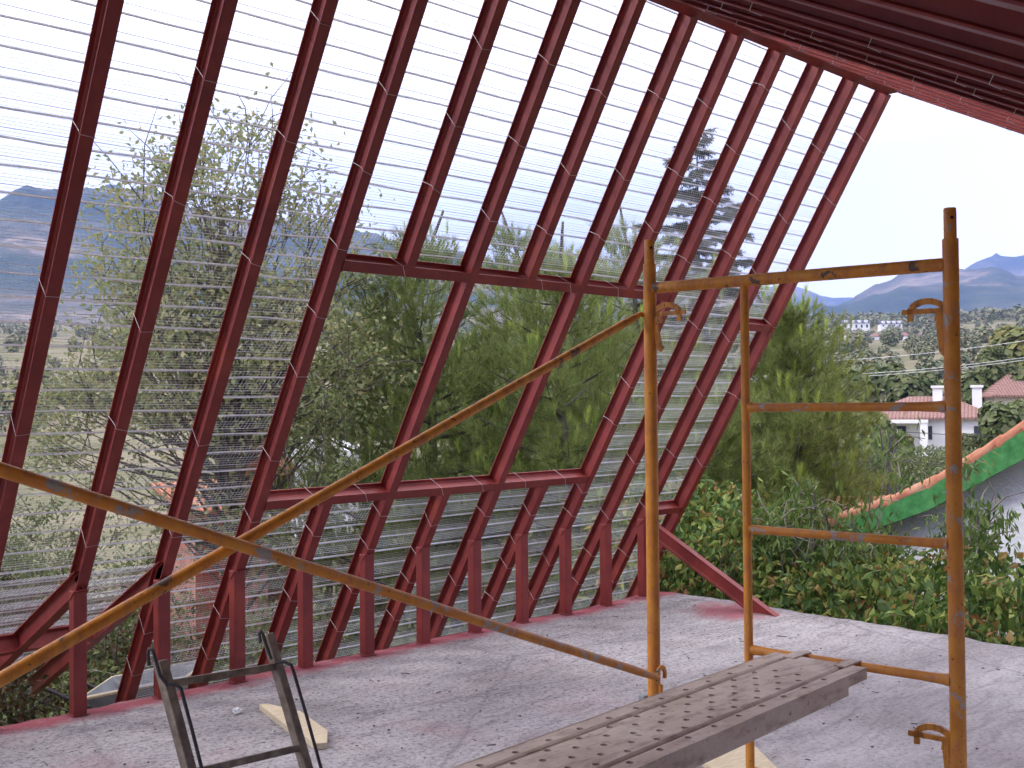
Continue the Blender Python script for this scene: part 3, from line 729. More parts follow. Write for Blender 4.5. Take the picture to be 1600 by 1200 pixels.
# ------------------------------------------------------------------ rusty trestle at the lower left
def trestle():
    Zd = 2.5
    l1t, l1b = at(250, 1032, Zd), at(297, 1208, Zd-.02)
    l2t, l2b = at(418, 990, Zd+.30), at(481, 1208, Zd+.28)
    ext = lambda t_, b_: t_+(b_-t_)*((t_.z-.005)/(t_.z-b_.z))
    f1, f2 = ext(l1t, l1b), ext(l2t, l2b)
    root = empty("iron_trestle", (f1+f2)/2, "rusty iron builder's trestle with bent side rods, leaning at the lower left", "trestle")
    def angle(a_, b_, s=.026):
        m = MB(); d = b_-a_; side = (f2-f1).normalized(); fr_ = d.cross(side).normalized()
        m.prism(a_-side*s/2-fr_*s/2, side*s, fr_*s, d); return m
    angle(l1t, f1).build("leg", "rust_iron", root, bevel=.003); angle(l2t, f2).build("leg", "rust_iron", root, bevel=.003)
    def pt(t_, b_, z): return t_+(b_-t_)*((t_.z-z)/(t_.z-b_.z))
    for za, zb in ((at(266, 1068, Zd).z, at(432, 1040, Zd+.3).z), (at(306, 1203, Zd).z, at(470, 1168, Zd+.28).z), (.35, .35)):
        a_, b_ = pt(l1t, f1, za), pt(l2t, f2, zb); m = MB(); d = b_-a_; m.prism(a_-Vector((0, 0, .009)), d, Vector((0, 0, .018)), d.cross(Vector((0, 0, 1))).normalized()*.006)
        m.build("crossbar", "rust_iron", root)
    for (t_, b_, z, u0, u1, dz) in ((l1t, l1b, Zd, 268, 316, 0), (l2t, l2b, Zd+.3, 432, 504, 0)):
        if u0 == 268: ps = [(262, 1068), (276, 1070), (283, 1076), (287, 1092), (300, 1140), (318, 1212)]; hp_ = [(262, 1072), (250, 1055), (243, 1030), (239, 1016), (233, 1014), (231, 1022), (233, 1040)]; zz = Zd-.03
        else: ps = [(430, 1036), (444, 1034), (455, 1039), (459, 1050), (478, 1115), (505, 1212)]; hp_ = [(424, 1030), (416, 1008), (411, 992), (408, 986), (405, 990), (407, 1004)]; zz = Zd+.27
        m = MB(); m.tube([at(u, v, zz) for u, v in ps]+[Vector((at(ps[-1][0]+60, 1500, zz).x, at(ps[-1][0]+60, 1500, zz).y, .3))], .0045, 8); m.build("side_rod", "dark_iron", root)
        m = MB(); m.tube([at(u, v, zz) for u, v in hp_], .0045, 8); m.build("top_hook", "dark_iron", root)
trestle()

# ------------------------------------------------------------------ small things on the slab
def offcut():
    P = [onz(u, v, .035) for u, v in ((405, 1100), (418, 1099), (470, 1111), (512, 1141), (511, 1160), (492, 1162), (470, 1145), (452, 1137))]
    n = len(P); m = MB(); lo = [p-Vector((0, 0, .03)) for p in P]
    m.add(P+lo, [tuple(range(n))[::-1], tuple(range(n, 2*n))]+[(k, (k+1) % n, n+(k+1) % n, n+k) for k in range(n)])
    tag(m.build("timber_offcut", "wood_pale", bevel=.002), "pale pointed timber offcut lying on the slab behind the trestle", "wood offcut")
offcut()
def crumple(c, s, name, lab, cat, mat):
    V = []; n = 9
    for i in range(n+1):
        for j in range(12):
            th = math.pi*i/n; ph = 2*math.pi*j/12; v = Vector((math.sin(th)*math.cos(ph), math.sin(th)*math.sin(ph), math.cos(th)*.7))
            k = 1+.45*noise.noise(v*3.1+Vector(c)*7); V.append(Vector(c)+v*s*k)
    F = [(i*12+j, (i+1)*12+j, (i+1)*12+(j+1) % 12, i*12+(j+1) % 12) for i in range(n) for j in range(12)]
    m = MB(); m.add(V, F); return tag(m.build(name, mat), lab, cat)
p = onz(371, 1117, 0); crumple((p.x, p.y, .02), .024, "crumpled_paper", "crumpled pale scrap of paper on the slab near the trestle", "paper", "paper")
# board under the scaffold
P = [(1097, 1190), (1150, 1158), (1175, 1161), (1232, 1216), (1180, 1240)]
P = [onz(u, v, .03) for u, v in P]; n = len(P); m = MB(); lo = [p-Vector((0, 0, .022)) for p in P]
m.add(P+lo, [tuple(range(n))[::-1], tuple(range(n, 2*n))]+[(k, (k+1) % n, n+(k+1) % n, n+k) for k in range(n)])
tag(m.build("timber_board", "wood_pale", bevel=.002), "pale timber board lying on the slab under the scaffold frame", "board")
m = MB(); a_ = onz(880, 1200, .03); 
# scattered grit and twigs
def grit():
    m = MB(); r2 = random.Random(3)
    for k in range(360):
        x = r2.uniform(1.2, 6.9); y = r2.uniform(2.0, 5.4); s = r2.uniform(.003, .010)
        c = Vector((x, y, s*.4+.004)); a = r2.uniform(0, 6.28); q = Vector((math.cos(a), math.sin(a), r2.uniform(-.1, .1)))
        w = Vector((-q.y, q.x, 0)); l = s*(r2.uniform(2, 9) if k % 4 == 0 else 1.2)
        m.prism(c-q*l/2-w*s/2, q*l, w*s*(.35 if k % 4 == 0 else 1), Vector((0, 0, s*.5)))
    return tag(m.build("grit", "dark_iron"), "dark grit and splinters scattered over the slab", "debris", kind="stuff")
grit()

# ------------------------------------------------------------------ trees
def tree_roots(name, base, lab, cat, group=None): return empty(name, base, lab, cat, group)
def broadleaf(name, base, height, lab, leafmat, clumps, leaves_per, leaf_l, leaf_w, crown, trunk_r=.12, clump_r=.45, barkmat="bark", droop=.2, seed=1, group=None, split=.35, cat="tree", sparse=1.0):
    """crown: list of (cx,cy,cz,rx,ry,rz) ellipsoids relative to base"""
    global rng
    rng = np.random.default_rng(seed); rr = random.Random(seed)
    root = tree_roots(name, base, lab, cat, group); B = Vector(base)
    tb = MB(); C = []
    vol = [e[3]*e[4]*e[5] for e in crown]
    for k in range(clumps):
        e = rr.choices(crown, vol)[0]
        v = Vector((rr.gauss(0, 1), rr.gauss(0, 1), rr.gauss(0, 1))).normalized()*(rr.random()**.45)
        C.append(Vector((e[0]+v.x*e[3], e[1]+v.y*e[4], e[2]+v.z*e[5])))
    zt = height*.78; jig = [Vector((rr.uniform(-.12, .12)*height*.15, rr.uniform(-.12, .12)*height*.15, 0)) for _ in range(8)]
    cx = sum(e[0]*v for e, v in zip(crown, vol))/sum(vol); cy = sum(e[1]*v for e, v in zip(crown, vol))/sum(vol)
    trunk = [Vector((cx*t, cy*t, zt*t))+jig[k]*t for k, t in enumerate([j/7 for j in range(8)])]
    tb.tube([B+p for p in trunk], [trunk_r*(1-.85*j/7) for j in range(8)], 10)
    for c in C:
        t = max(split*.6, min(.98, (c.z/zt)*rr.uniform(.62, .9))); k = t*7; i0 = int(min(k, 6)); p0 = trunk[i0]+(trunk[i0+1]-trunk[i0])*(k-i0)
        mid = p0+(c-p0)*.5+Vector((rr.uniform(-.1, .1), rr.uniform(-.1, .1), -.06*(c-p0).length))
        r0 = trunk_r*.26*(1-t*.6)
        tb.tube([B+p for p in bez(p0, mid, c, 5)], [r0, r0*.75, r0*.5, r0*.3, .006], 5, False)
        for q in range(2):
            e = c+Vector((rr.gauss(0, 1), rr.gauss(0, 1), rr.gauss(.3, 1)))*clump_r*.7
            tb.tube([B+c+(p0-c)*.12, B+(c+e)/2+Vector((0, 0, .03)), B+e], [.008, .006, .003], 4, False)
    tb.build("trunk", barkmat, root)
    C = np.array(C); n = clumps*leaves_per
    P = np.repeat(C, leaves_per, 0)+rng.normal(size=(n, 3))*clump_r*np.array([.6, .6, .45])*rng.uniform(.3, 1.1, (n, 1))
    dr = rng.normal(size=(n, 3)); dr[:, 2] -= droop*2.5
    V, F = leaf_cards(P+np.array(base), dr, leaf_l*rng.uniform(.7, 1.25, n), leaf_w)
    np_mesh("crown", V, F, leafmat, root)
    return root
def pine(name, base, H, rad, lab, seed=1, tufts=1500, nper=34, L=.15, z_lo=.12, tipf=.45, leafmat="needle", wd=.0055, group=None, trunk_r=.13):
    global rng
    rng = np.random.default_rng(seed); rr = random.Random(seed)
    root = tree_roots(name, base, lab, "pine tree", group); B = np.array(base); tb = MB(); Bv = Vector(base)
    tr = [Vector((rr.uniform(-.06, .06)*j, rr.uniform(-.06, .06)*j, H*.95*j/6)) for j in range(7)]
    tb.tube([Bv+p for p in tr], [trunk_r*(1-.88*j/6) for j in range(7)], 9)
    nb = 62; cl = []; tufts = int(tufts*1.3)
    for k in range(nb):
        f = z_lo+(1-z_lo)*((k+.5)/nb); a = k*2.399+rr.uniform(-.4, .4)
        prof = (1-f)**.55*(.55+.45*min(1, (f-z_lo+.12)/.3)); r = rad*prof*rr.uniform(.72, 1.12)+.12
        z0 = H*.95*f*.93; i0 = min(5, int(f*.93*6)); p0 = tr[i0]+(tr[i0+1]-tr[i0])*(f*.93*6-i0)
        e = p0+Vector((math.cos(a)*r, math.sin(a)*r, r*rr.uniform(.15, .5)))
        pts = bez(p0, p0+(e-p0)*.5-Vector((0, 0, r*.12)), e, 5)
        tb.tube([Bv+p for p in pts], [.04*(1-f)+.014, .03*(1-f)+.011, .02*(1-f)+.009, .008, .005], 5, False)
        for q in range(5):
            t = .38+.62*q/4; pp = pts[0].lerp(pts[2], t*2) if t < .5 else pts[2].lerp(pts[4], (t-.5)*2)
            cl.append((pp, .30+.25*(1-f), (e-p0).normalized(), f))
    tb.build("trunk", "bark", root)
    w = np.array([c[1]**2 for c in cl]); idx = rng.choice(len(cl), tufts, p=w/w.sum())
    cp = np.array([c[0] for c in cl])[idx]; cr = np.array([c[1] for c in cl])[idx]; cdv = np.array([c[2] for c in cl])[idx]
    off = unit(rng.normal(size=(tufts, 3)))*rng.uniform(.2, 1, (tufts, 1))**.6
    P = cp+off*cr[:, None]*np.array([1, 1, .75])
    up = np.array([0, 0, 1.])
    dr = unit(off*.7+cdv*.5+up*.75)
    tint = np.clip((off[:, 2]-.25)*1.6, 0, 1)*(rng.random(tufts) < tipf)*rng.uniform(.3, 1, tufts)
    sp = np.where(tint > .15, .24, .55); dr[tint > .15] = unit(dr[tint > .15]*.35+up)
    P[tint > .15] += off[tint > .15]*.10
    V, F, Tn = needle_tufts(P+B, dr, nper, L, wd, sp, tint)
    # upright candles at the tips of some shoots
    np_mesh("crown", V, F, leafmat, root, tint=Tn)
    return root
def base_at(u, Z, z=-2.9): p = at(u, 626, Z); return Vector((p.x, p.y, z))

# big sparse broadleaf tree behind the lath, left
bt = base_at(385, 12.5, -2.7)
rx = Vector((Rv.x, Rv.y)).normalized(); fx = Vector((Fv.x, Fv.y)).normalized()
def ell(du, zc, rl, rd, rz, df=0): # offsets in metres: right, height, radii
    return (rx.x*du+fx.x*df, rx.y*du+fx.y*df, zc, rl, rl, rz)
broadleaf("broadleaf_tree", bt, 8.4, "tall loose pale green tree behind the lath at the left", "leaf_elm", 250, 84, .078, .045,
          [ell(-.45, 7.0, 1.25, 1, .85), ell(-1.15, 5.7, 1.2, 1, 1.0), ell(.7, 6.0, 1.0, 1, .9), ell(-.1, 4.8, 1.9, 1, 1.1), ell(-1.7, 4.2, .9, 1, .9), ell(1.0, 4.9, .7, 1, .8), ell(1.0, 3.1, .35, 1, .6), ell(-2.3, 4.4, .5, .8, .8), ell(-.3, 3.1, .9, 1, .7)],
          trunk_r=.13, clump_r=.55, seed=11, droop=.15)
# small autumn-tinted tree just left in the window
broadleaf("young_tree", base_at(470, 11.0, -2.7), 4.6, "thin young tree with pale autumn leaves seen through the left of the window opening", "leaf_mid", 20, 46, .075, .036,
          [ell(0.1, 4.2, .55, 1, .9), ell(.15, 3.2, .6, 1, .7), ell(.5, 4.5, .3, .5, .5)], trunk_r=.05, clump_r=.26, seed=5)
# undergrowth left, below the lath
broadleaf("garden_shrub", base_at(120, 12, -2.8), 2.6, "brownish green garden shrub low behind the lath at the far left", "leaf_mid", 60, 90, .07, .04,
          [ell(0, 1.3, 1.6, 1, 1.0), ell(-2.6, 1.4, 1.4, 1, 1.0)], trunk_r=.05, clump_r=.45, seed=6, cat="shrub")
broadleaf("garden_shrub", base_at(560, 12.4, -2.9), 2.6, "green garden shrub low behind the lath under the window opening", "leaf_hedge", 80, 90, .07, .04,
          [ell(0, 1.2, 1.9, 1, 1.1), ell(2.0, 1.3, 1.6, 1, 1.0)], trunk_r=.05, clump_r=.45, seed=7, cat="shrub")
broadleaf("garden_shrub", base_at(860, 12.0, -2.9), 2.6, "leafy dark shrub low behind the lath near the gable end", "leaf_mid", 90, 90, .07, .04,
          [ell(0, 1.3, 1.9, 1, 1.1), ell(1.7, 1.0, 1.2, 1, 1.0)], trunk_r=.05, clump_r=.45, seed=8, cat="shrub")
broadleaf("reddish_shrub", Vector((1.9, 7.4, -.7)), 1.0, "dark red-brown shrub behind the wheelbarrow at the lower left", "leaf_autumn", 60, 90, .05, .035,
          [(0, 0, .5, .9, .5, .55), (.7, .5, .6, .6, .4, .6), (-.9, .2, .5, .7, .4, .5)], trunk_r=.03, clump_r=.25, seed=9, cat="shrub")
for k, (u, Z, h, mt, lab) in enumerate(((30, 10.5, 2.9, "leaf_mid", "bushy olive-green shrub at the left picture edge behind the lath"), (215, 11.0, 2.7, "leaf_autumn", "rusty brown shrub behind the lath between the second and third rafter"),
     (318, 10.5, 3.0, "leaf_mid", "green shrub in front of the brick outbuilding"), (440, 11.5, 2.6, "leaf_mid", "green shrub low at the left jamb of the window opening"), (700, 10.5, 2.5, "leaf_hedge", "pale green shrub low below the window sill beam"),
     (120, 14.5, 3.6, "leaf_mid", "taller dull green shrub further back behind the lath at the left"), (300, 17, 3.2, "leaf_hedge", "broad shrub behind the trunk of the loose pale green tree"), (-20, 17, 3.4, "leaf_hedge", "grey-green shrub furthest back at the left picture edge"))):
    broadleaf("garden_shrub", base_at(u, Z, -2.9), h, lab, mt, 75, 90, .07, .04, [ell(0, h*.5, 1.5, 1, h*.45), ell(.8, h*.4, 1.0, 1, h*.35), ell(-.8, h*.4, 1.0, 1, h*.35)], trunk_r=.05, clump_r=.42, seed=100+k, cat="shrub")
# pines filling the window opening
PG = "pines standing outside the window opening"
pine("pine_tree", base_at(665, 13.5), 7.3, 2.2, "bushy pine in the left half of the window opening", 21, 3600, 40, .14, .1, group=PG)
pine("pine_tree", base_at(800, 16.5), 8.0, 2.2, "dark pine standing furthest back in the middle of the window opening", 22, 3000, 40, .15, .1, tipf=.3, group=PG)
pine("pine_tree", base_at(885, 13.0), 7.0, 2.2, "bright-tipped pine in the right half of the window opening", 23, 3800, 40, .14, .1, tipf=.7, group=PG)
pine("pine_tree", base_at(590, 15.5), 6.5, 2.0, "smaller pine beyond the young tree at the window's left side", 24, 1600, 34, .16, .1, tipf=.2, group=PG)
pine("pine_tree", base_at(1000, 16.0), 7.9, 2.3, "pine behind the left leg of the scaffold frame", 25, 2600, 40, .16, .05, group=PG)
# pines right of the gable end
pine("pine_tree", base_at(1130, 11.5), 5.0, 1.5, "duller pine just right of the gable rafter", 26, 3000, 44, .13, .05, tipf=.35, group="pines right of the gable")
pine("pine_tree", base_at(1225, 12.5), 6.3, 1.25, "bright yellow-green pine between the gable and the white house", 27, 4200, 44, .13, .06, tipf=.9, group="pines right of the gable")
# spire conifer
def fir(base, H, rad, lab, seed):
    global rng
    rng = np.random.default_rng(seed); rr = random.Random(seed)
    root = tree_roots("fir_tree", base, lab, "fir tree"); Bv = Vector(base); tb = MB()
    tb.tube([Bv, Bv+Vector((0, 0, H*.5)), Bv+Vector((.05, 0, H))], [.16, .09, .01], 8)
    P = []; Dd = []
    for k in range(96):
        f = .25+.75*(k+.5)/96; a = k*2.399+rr.uniform(-.5, .5); r = rad*(1-f)**.8*rr.uniform(.7, 1.15)+.08
        p0 = Vector((0, 0, H*f)); e = p0+Vector((math.cos(a)*r, math.sin(a)*r, -.10*r)); tip = e+Vector((math.cos(a)*.1, math.sin(a)*.1, .12*r+.05))
        pts = bez(p0, p0+(e-p0)*.6+Vector((0, 0, .05)), tip, 6); tb.tube([Bv+p for p in pts], [.018, .015, .012, .009, .006, .003], 4, False)
        for q in range(max(10, int(r*70))):
            t = rr.random()**.8; i0 = min(4, int(t*5)); pp = pts[i0].lerp(pts[i0+1], t*5-i0); s_ = Vector((-math.sin(a), math.cos(a), 0))*rr.choice((-1, 1))
            d = s_*.6+Vector((math.cos(a), math.sin(a), rr.uniform(-.9, .1)))*.7
            for h in range(3): P.append(pp+d*.09*h+Vector((0, 0, -.01))); Dd.append(d)
    tb.build("trunk", "bark", root)
    V, F, _ = needle_tufts(np.array(P)+np.array(base), np.array(Dd), 13, .095, .016, .75)
    np_mesh("crown", V, F, "needle_dark", root)
fir(base_at(1092, 25, -3.2), 11.3, 3.7, "tall dark spire-shaped fir rising behind the rafters near the gable", 31)

# leafy hedge along the slab edge, right
def hedge():
    global rng
    rng = np.random.default_rng(41); root = empty("leafy_hedge", (8.0, 4, -2.9), "dense leafy creeper hedge with yellow and red leaves along the right slab edge", "hedge")
    n = 34000
    y = rng.uniform(-1.5, 7.0, n); x = 7.2+rng.random(n)**1.1*1.9
    top = np.interp(y, [-2, 3.4, 4.2, 5.2, 5.6, 7], [.16, .20, .28, .46, .60, .80])*np.clip((x-7.1)/.9, .1, 1)+.07*np.sin(y*2.3)+.06*np.sin(y*5.1+x*3)+.05*np.sin(x*7+y)+rng.normal(size=n)*.03
    z = top-rng.random(n)**1.6*1.1
    P = np.stack([x, y, z], 1)
    dr = rng.normal(size=(n, 3))*.75; dr[:, 2] -= .9; dr[:, 0] -= .2
    big = rng.uniform(.05, .125, n)
    V, F = leaf_cards(P, dr, big, big*.5, .18); np_mesh("leaves", V, F, "leaf_vine", root)
    tb = MB(); rr = random.Random(4)
    for k in range(60):
        yy = rr.uniform(-1, 6.5); p = Vector((8.2+rr.uniform(-.5, .5), yy, -2.8)); e = Vector((7.3+rr.random()*1.5, yy+rr.uniform(-.5, .5), rr.uniform(-.3, .35)))
        tb.tube([p, (p+e)/2+Vector((rr.uniform(-.2, .2), rr.uniform(-.2, .2), .2)), e], [.015, .01, .005], 5, False)
    tb.build("stems", "bark", root)
hedge()
def peach(name, base, H, lab, crown, seed, clumps, per=38, tr=.05):
    return broadleaf(name, base, H, lab, "leaf_peach", clumps, per, .10, .030, crown, trunk_r=tr, clump_r=.24, seed=seed, droop=.75, barkmat="bark_light")
peach("fruit_tree", base_at(1365, 9.6, -2.9), 3.8, "fruit tree with drooping leaves in front of the green eaves board",
      [ell(-.45, 3.55, .42, .5, .2), ell(.1, 4.0, .3, .4, .26), ell(-.9, 3.4, .35, .5, .22), ell(.95, 3.3, .3, .4, .3)], 51, 28)
peach("fruit_tree", base_at(1240, 9.4, -2.9), 3.4, "fruit tree with drooping leaves between the gable and the tiled roof",
      [ell(0, 3.25, .6, .7, .3), ell(.5, 3.15, .5, .6, .3), ell(-.5, 2.9, .6, .6, .4)], 52, 44)
peach("fruit_tree", base_at(1478, 9.0, -2.9), 3.6, "narrow fruit tree close behind the right scaffold leg",
      [ell(0, 3.45, .28, .4, .4), ell(.15, 3.8, .15, .3, .2)], 54, 8)
peach("fruit_sapling", base_at(1573, 9.4, -2.9), 3.3, "thin sapling with a leafy tip in front of the white stucco wall",
      [ell(-.05, 3.38, .10, .1, .10), ell(-.38, 2.9, .2, .3, .12), ell(.1, 2.7, .3, .3, .15)], 53, 14, 34, .022)

# ------------------------------------------------------------------ neighbour's house with green bargeboard
def neighbour():
    X = 10.2
    def onX(u, v, x): d = ray(u, v); return CAM+d*(x/d.x)
    lo = [(1345, 834), (1400, 815), (1450, 797), (1505, 768), (1600, 717), (1700, 652), (1900, 520)]
    hi = [(1305, 815), (1385, 789), (1450, 762), (1520, 722), (1600, 672), (1700, 607), (1900, 477)]
    root = empty("stucco_house", onX(1500, 900, X+.4), "white stucco house with a green bargeboard and orange roof tiles at the right", "house")
    T_ = [onX(u, v-3, X) for u, v in hi]; back = Vector((6.5, 0, 0)); m = MB(); th = .06
    for a_, b_ in zip(T_[:-1], T_[1:]):
        d = b_-a_; n = Vector((0, d.z, -d.y)).normalized()*th
        if n.z > 0: n = -n
        m.prism(a_-Vector((.02, 0, 0)), d, back, n)
    roof = m.build("roof", "tiles", root)
    m = MB()
    for a_, b_ in zip(T_[:-1], T_[1:]):
        d = b_-a_; k = max(1, round(d.length/.36))
        for j in range(k):
            p = a_+d*(j/k); q = a_+d*((j+1.2)/k); m.tube([p+Vector((.02, 0, -.01)), q+Vector((.02, 0, .03))], [.058, .046], 12)
    v = m.build("verge_tiles", "tiles", roof); v.location = (0, 0, 0)
    m = MB()
    for k in range(6):
        a1, a2, b1, b2 = onX(*lo[k], X-.03), onX(*lo[k+1], X-.03), onX(*hi[k], X-.03), onX(*hi[k+1], X-.03)
        f = Vector((.035, 0, 0)); m.add([a1, a2, b2, b1, a1+f, a2+f, b2+f, b1+f], [(3, 2, 1, 0), (4, 5, 6, 7), (1, 5, 4, 0), (4, 7, 3, 0), (7, 6, 2, 3), (2, 6, 5, 1)])
    m.build("bargeboard", "green_paint", root)
    xw = X+.22; m = MB(); ty = [onX(u, v, X) for u, v in hi][::-1]
    zt = lambda y: float(np.interp(y, [t.y for t in ty], [t.z for t in ty]))-.06
    y0 = onX(1358, 830, X).y; ys = [y0]+[t.y for t in ty[::-1][2:]]
    pts = [Vector((xw, y, zt(y))) for y in ys]; low = [Vector((p.x, p.y, -3)) for p in pts]; f = Vector((.25, 0, 0))
    for k in range(len(pts)-1): m.add([low[k], low[k+1], pts[k+1], pts[k], low[k]+f, low[k+1]+f, pts[k+1]+f, pts[k]+f], [(3, 2, 1, 0), (4, 5, 6, 7), (1, 5, 4, 0), (4, 7, 3, 0), (7, 6, 2, 3), (2, 6, 5, 1)])
    m.box((xw+.26, y0-.25, -3), (xw+6, y0, zt(y0)-.05))
    m.build("gable_wall", "stucco", root)
    # low tiled roof left of the gable
    P = [at(1180, 829, 12.2), at(1352, 826, 11.2), at(1400, 786, 14.6), at(1215, 786, 15.4)]; m = MB(); n_ = 16
    for j in range(n_):
        a_ = P[0].lerp(P[1], (j+.5)/n_); b_ = P[3].lerp(P[2], (j+.5)/n_)
        m.tube([a_, b_], .11, 8)
    dn_ = Vector((0, 0, -.12)); m.add(P+[p+dn_ for p in P], [(0, 1, 2, 3), (7, 6, 5, 4), (0, 4, 5, 1), (1, 5, 6, 2), (2, 6, 7, 3), (3, 7, 4, 0)])
    o = m.build("low_roof", "tiles", None)
    tag(empty("garage", P[0].lerp(P[2], .5), "low tiled garage roof between the fruit trees, left of the green bargeboard", "garage"))
    g = bpy.data.objects["garage"]; o.parent = g; o.location = -g.location; o.name = "roof"
    m = MB(); q = [p.lerp(P[0].lerp(P[2], .5), .1) for p in P]; lo_ = [Vector((p.x, p.y, -3)) for p in q]; hi_ = [p+Vector((0, 0, -.13)) for p in q]
    m.add(lo_+hi_, [(0, 1, 5, 4), (1, 2, 6, 5), (2, 3, 7, 6), (3, 0, 4, 7)]); m.build("wall", "stucco", g)
neighbour()

# ------------------------------------------------------------------ far houses and the valley
def villa(c, w, dpt, h, lab, rot=0.0, hip=True, wall="far_wall", roofm="tiles_far", rh=None, chim=0, wins=4, over=.6, cat="house", name="villa", group=None, porch=False, dormers=0):
    root = empty(name, (0, 0, 0), lab, cat, group); root["local"] = 1; root.location = c; root.rotation_euler = (0, 0, rot)
    del root["local"]
    def bp(mb, nm, mat, par=None):
        o = mb.build(nm, mat); o.parent = par or root; o.location = (0, 0, 0); return o
    m = MB(); m.box((-w/2, 0, -2), (w/2, dpt, h)); wall_o = bp(m, "wall", wall)
    rh = rh or min(w, dpt)*.22; m = MB(); o = over
    a = [(-w/2-o, -o, h), (w/2+o, -o, h), (w/2+o, dpt+o, h), (-w/2-o, dpt+o, h)]
    k = (dpt/2+o) if hip else 0
    if w > dpt: rg = [(-w/2-o+k, dpt/2, h+rh), (w/2+o-k, dpt/2, h+rh)]; f = [(0, 1, 5, 4), (2, 3, 4, 5), (1, 2, 5), (3, 0, 4)]
    else:
        k = (w/2+o) if hip else 0
        rg = [(0, -o+k, h+rh), (0, dpt+o-k, h+rh)]; f = [(1, 2, 5, 4), (3, 0, 4, 5), (0, 1, 4), (2, 3, 5)]
    e = [(x, y, z+.18) for x, y, z in a]
    V = e+[(x, y, z+.18) for x, y, z in rg]; m.add(V, f)
    m.box((-w/2-o, -o, h-.02), (w/2+o, dpt+o, h+.17)); ro = bp(m, "roof", roofm)
    for q in range(chim):
        x = w*(.18+.30*q)-w*.1; m = MB(); m.box((x-.45, dpt*.3, h), (x+.45, dpt*.3+.9, h+rh+1.0)); m.box((x-.6, dpt*.3-.15, h+rh+1.002), (x+.6, dpt*.3+1.05, h+rh+1.25)); ch = bp(m, "chimney", wall, ro)
    for q in range(wins):
        x = -w/2+w*(q+.5)/wins; m = MB(); m.box((x-.55, -.06, h*.35), (x+.55, -.012, h*.78)); bp(m, "window", "glass_dark")
    for q in range(dormers):
        x = -w/2+w*(q+.5)/dormers; m = MB(); m.box((x-.9, -.3, h+.3), (x+.9, 2.2, h+2.0)); bp(m, "dormer", wall, ro)
    if porch:
        m = MB(); m.box((-w/2-.2, -2.6, h-.35), (w*.02, -o-.01, h-.05)); bp(m, "porch_beam", wall)
        for x in (-w/2, w*.0-.1):
            m = MB(); m.box((x-.35, -2.55, -2), (x+.35, -1.9, h-.36)); bp(m, "porch_column", wall)
    return root
def far(u, v, Z, zoff=0): p = at(u, v, Z); return Vector((p.x, p.y, p.z+zoff))
ra = YAW-math.pi/2
pv = far(1447, 655, 105)
villa((pv.x, pv.y, pv.z-3.1), 12.2, 8.5, 3.1, "white bungalow with a red tiled hip roof and white chimneys behind the scaffold rungs", ra-.42, chim=2, wins=5, rh=2.1, porch=True, over=.7)
pv = far(1600, 656, 90); villa((pv.x, pv.y, pv.z-3), 4.5, 6, 3.0, "ochre house with a brown tiled roof at the right picture edge", ra-.3, wall="cream_wall", rh=1.2, wins=1)
pv = far(1592, 620, 120); villa((pv.x, pv.y, pv.z-3), 5.5, 6, 3.0, "brown-roofed house half hidden above the ochre house at the right edge", ra, wall="cream_wall", rh=2.6, wins=1)
pv = far(1480, 620, 160); villa((pv.x, pv.y, pv.z-2.5), 14, 8, 2.5, "low pale flat-roofed building just above the white bungalow's chimneys", ra, hip=False, rh=.5, roofm="far_wall", wins=3)
fh = [(1338, 505, 690, 17, 4.5, "long white terrace with a row of bright dormers on the far hillside, upper left", 4),
      (1393, 506, 700, 14, 2.6, "second white terrace with dormers on the far hillside, right of the longest one", 4),
      (1320, 523, 640, 7, 4, "small white house directly below the long white terrace", 0), (1370, 526, 620, 8, 2.6, "pink-roofed low house left of the white villa on the far hillside", 0),
      (1414, 525, 600, 7.5, 4.6, "white two-storey villa in the middle of the far hillside", 0), (1441, 523, 600, 4.5, 3.4, "small white house under the upper brace hook on the far hillside", 0),
      (1455, 499, 800, 5, 3, "tiny white house just above the lever of the hook on the far hillside", 0), (1371, 544, 500, 5, 2.5, "small white shed lowest on the far hillside, below the pink roof", 0),
      (1533, 500, 900, 8, 3, "long pale house high on the hillside right of the scaffold leg", 0), (1545, 520, 640, 2.6, 3.0, "solitary white cube of a house right of the scaffold leg", 0),
      (1591, 532, 500, 4, 3, "pink-roofed white house at the right picture edge on the hillside", 0), (1511, 522, 640, 4, 2, "grey-white low house close to the right scaffold leg", 0),
      (1520, 504, 880, 3.5, 3, "reddish small house left of the long pale house high on the hillside", 0), (1470, 593, 230, 2.6, 1.5, "small white outbuilding among the trees above the bungalow", 0),
      (1412, 590, 260, 3.5, 2.2, "tiny ruined cream house among the trees above the bungalow", 0), (1532, 596, 220, 1.5, 1.3, "white hut between trees right of the scaffold leg", 0), (1592, 594, 200, 2, 1.4, "white hut at the far right picture edge", 0)]
for (u, v, Z, w, h, lab, dm) in fh:
    p = far(u, v, Z); villa((p.x, p.y, p.z-h), w, 7 if w > 5 else w*.8, h, lab, ra+rnd.uniform(-.3, .2), hip=dm == 0, roofm="slate" if dm else "tiles_far", wins=max(1, int(w/3)), dormers=dm, over=.3, rh=2.2 if w > 6 else .8, group="houses on the far hillside", wall="far_wall" if "cream" not in lab and "reddish" not in lab else "cream_wall")

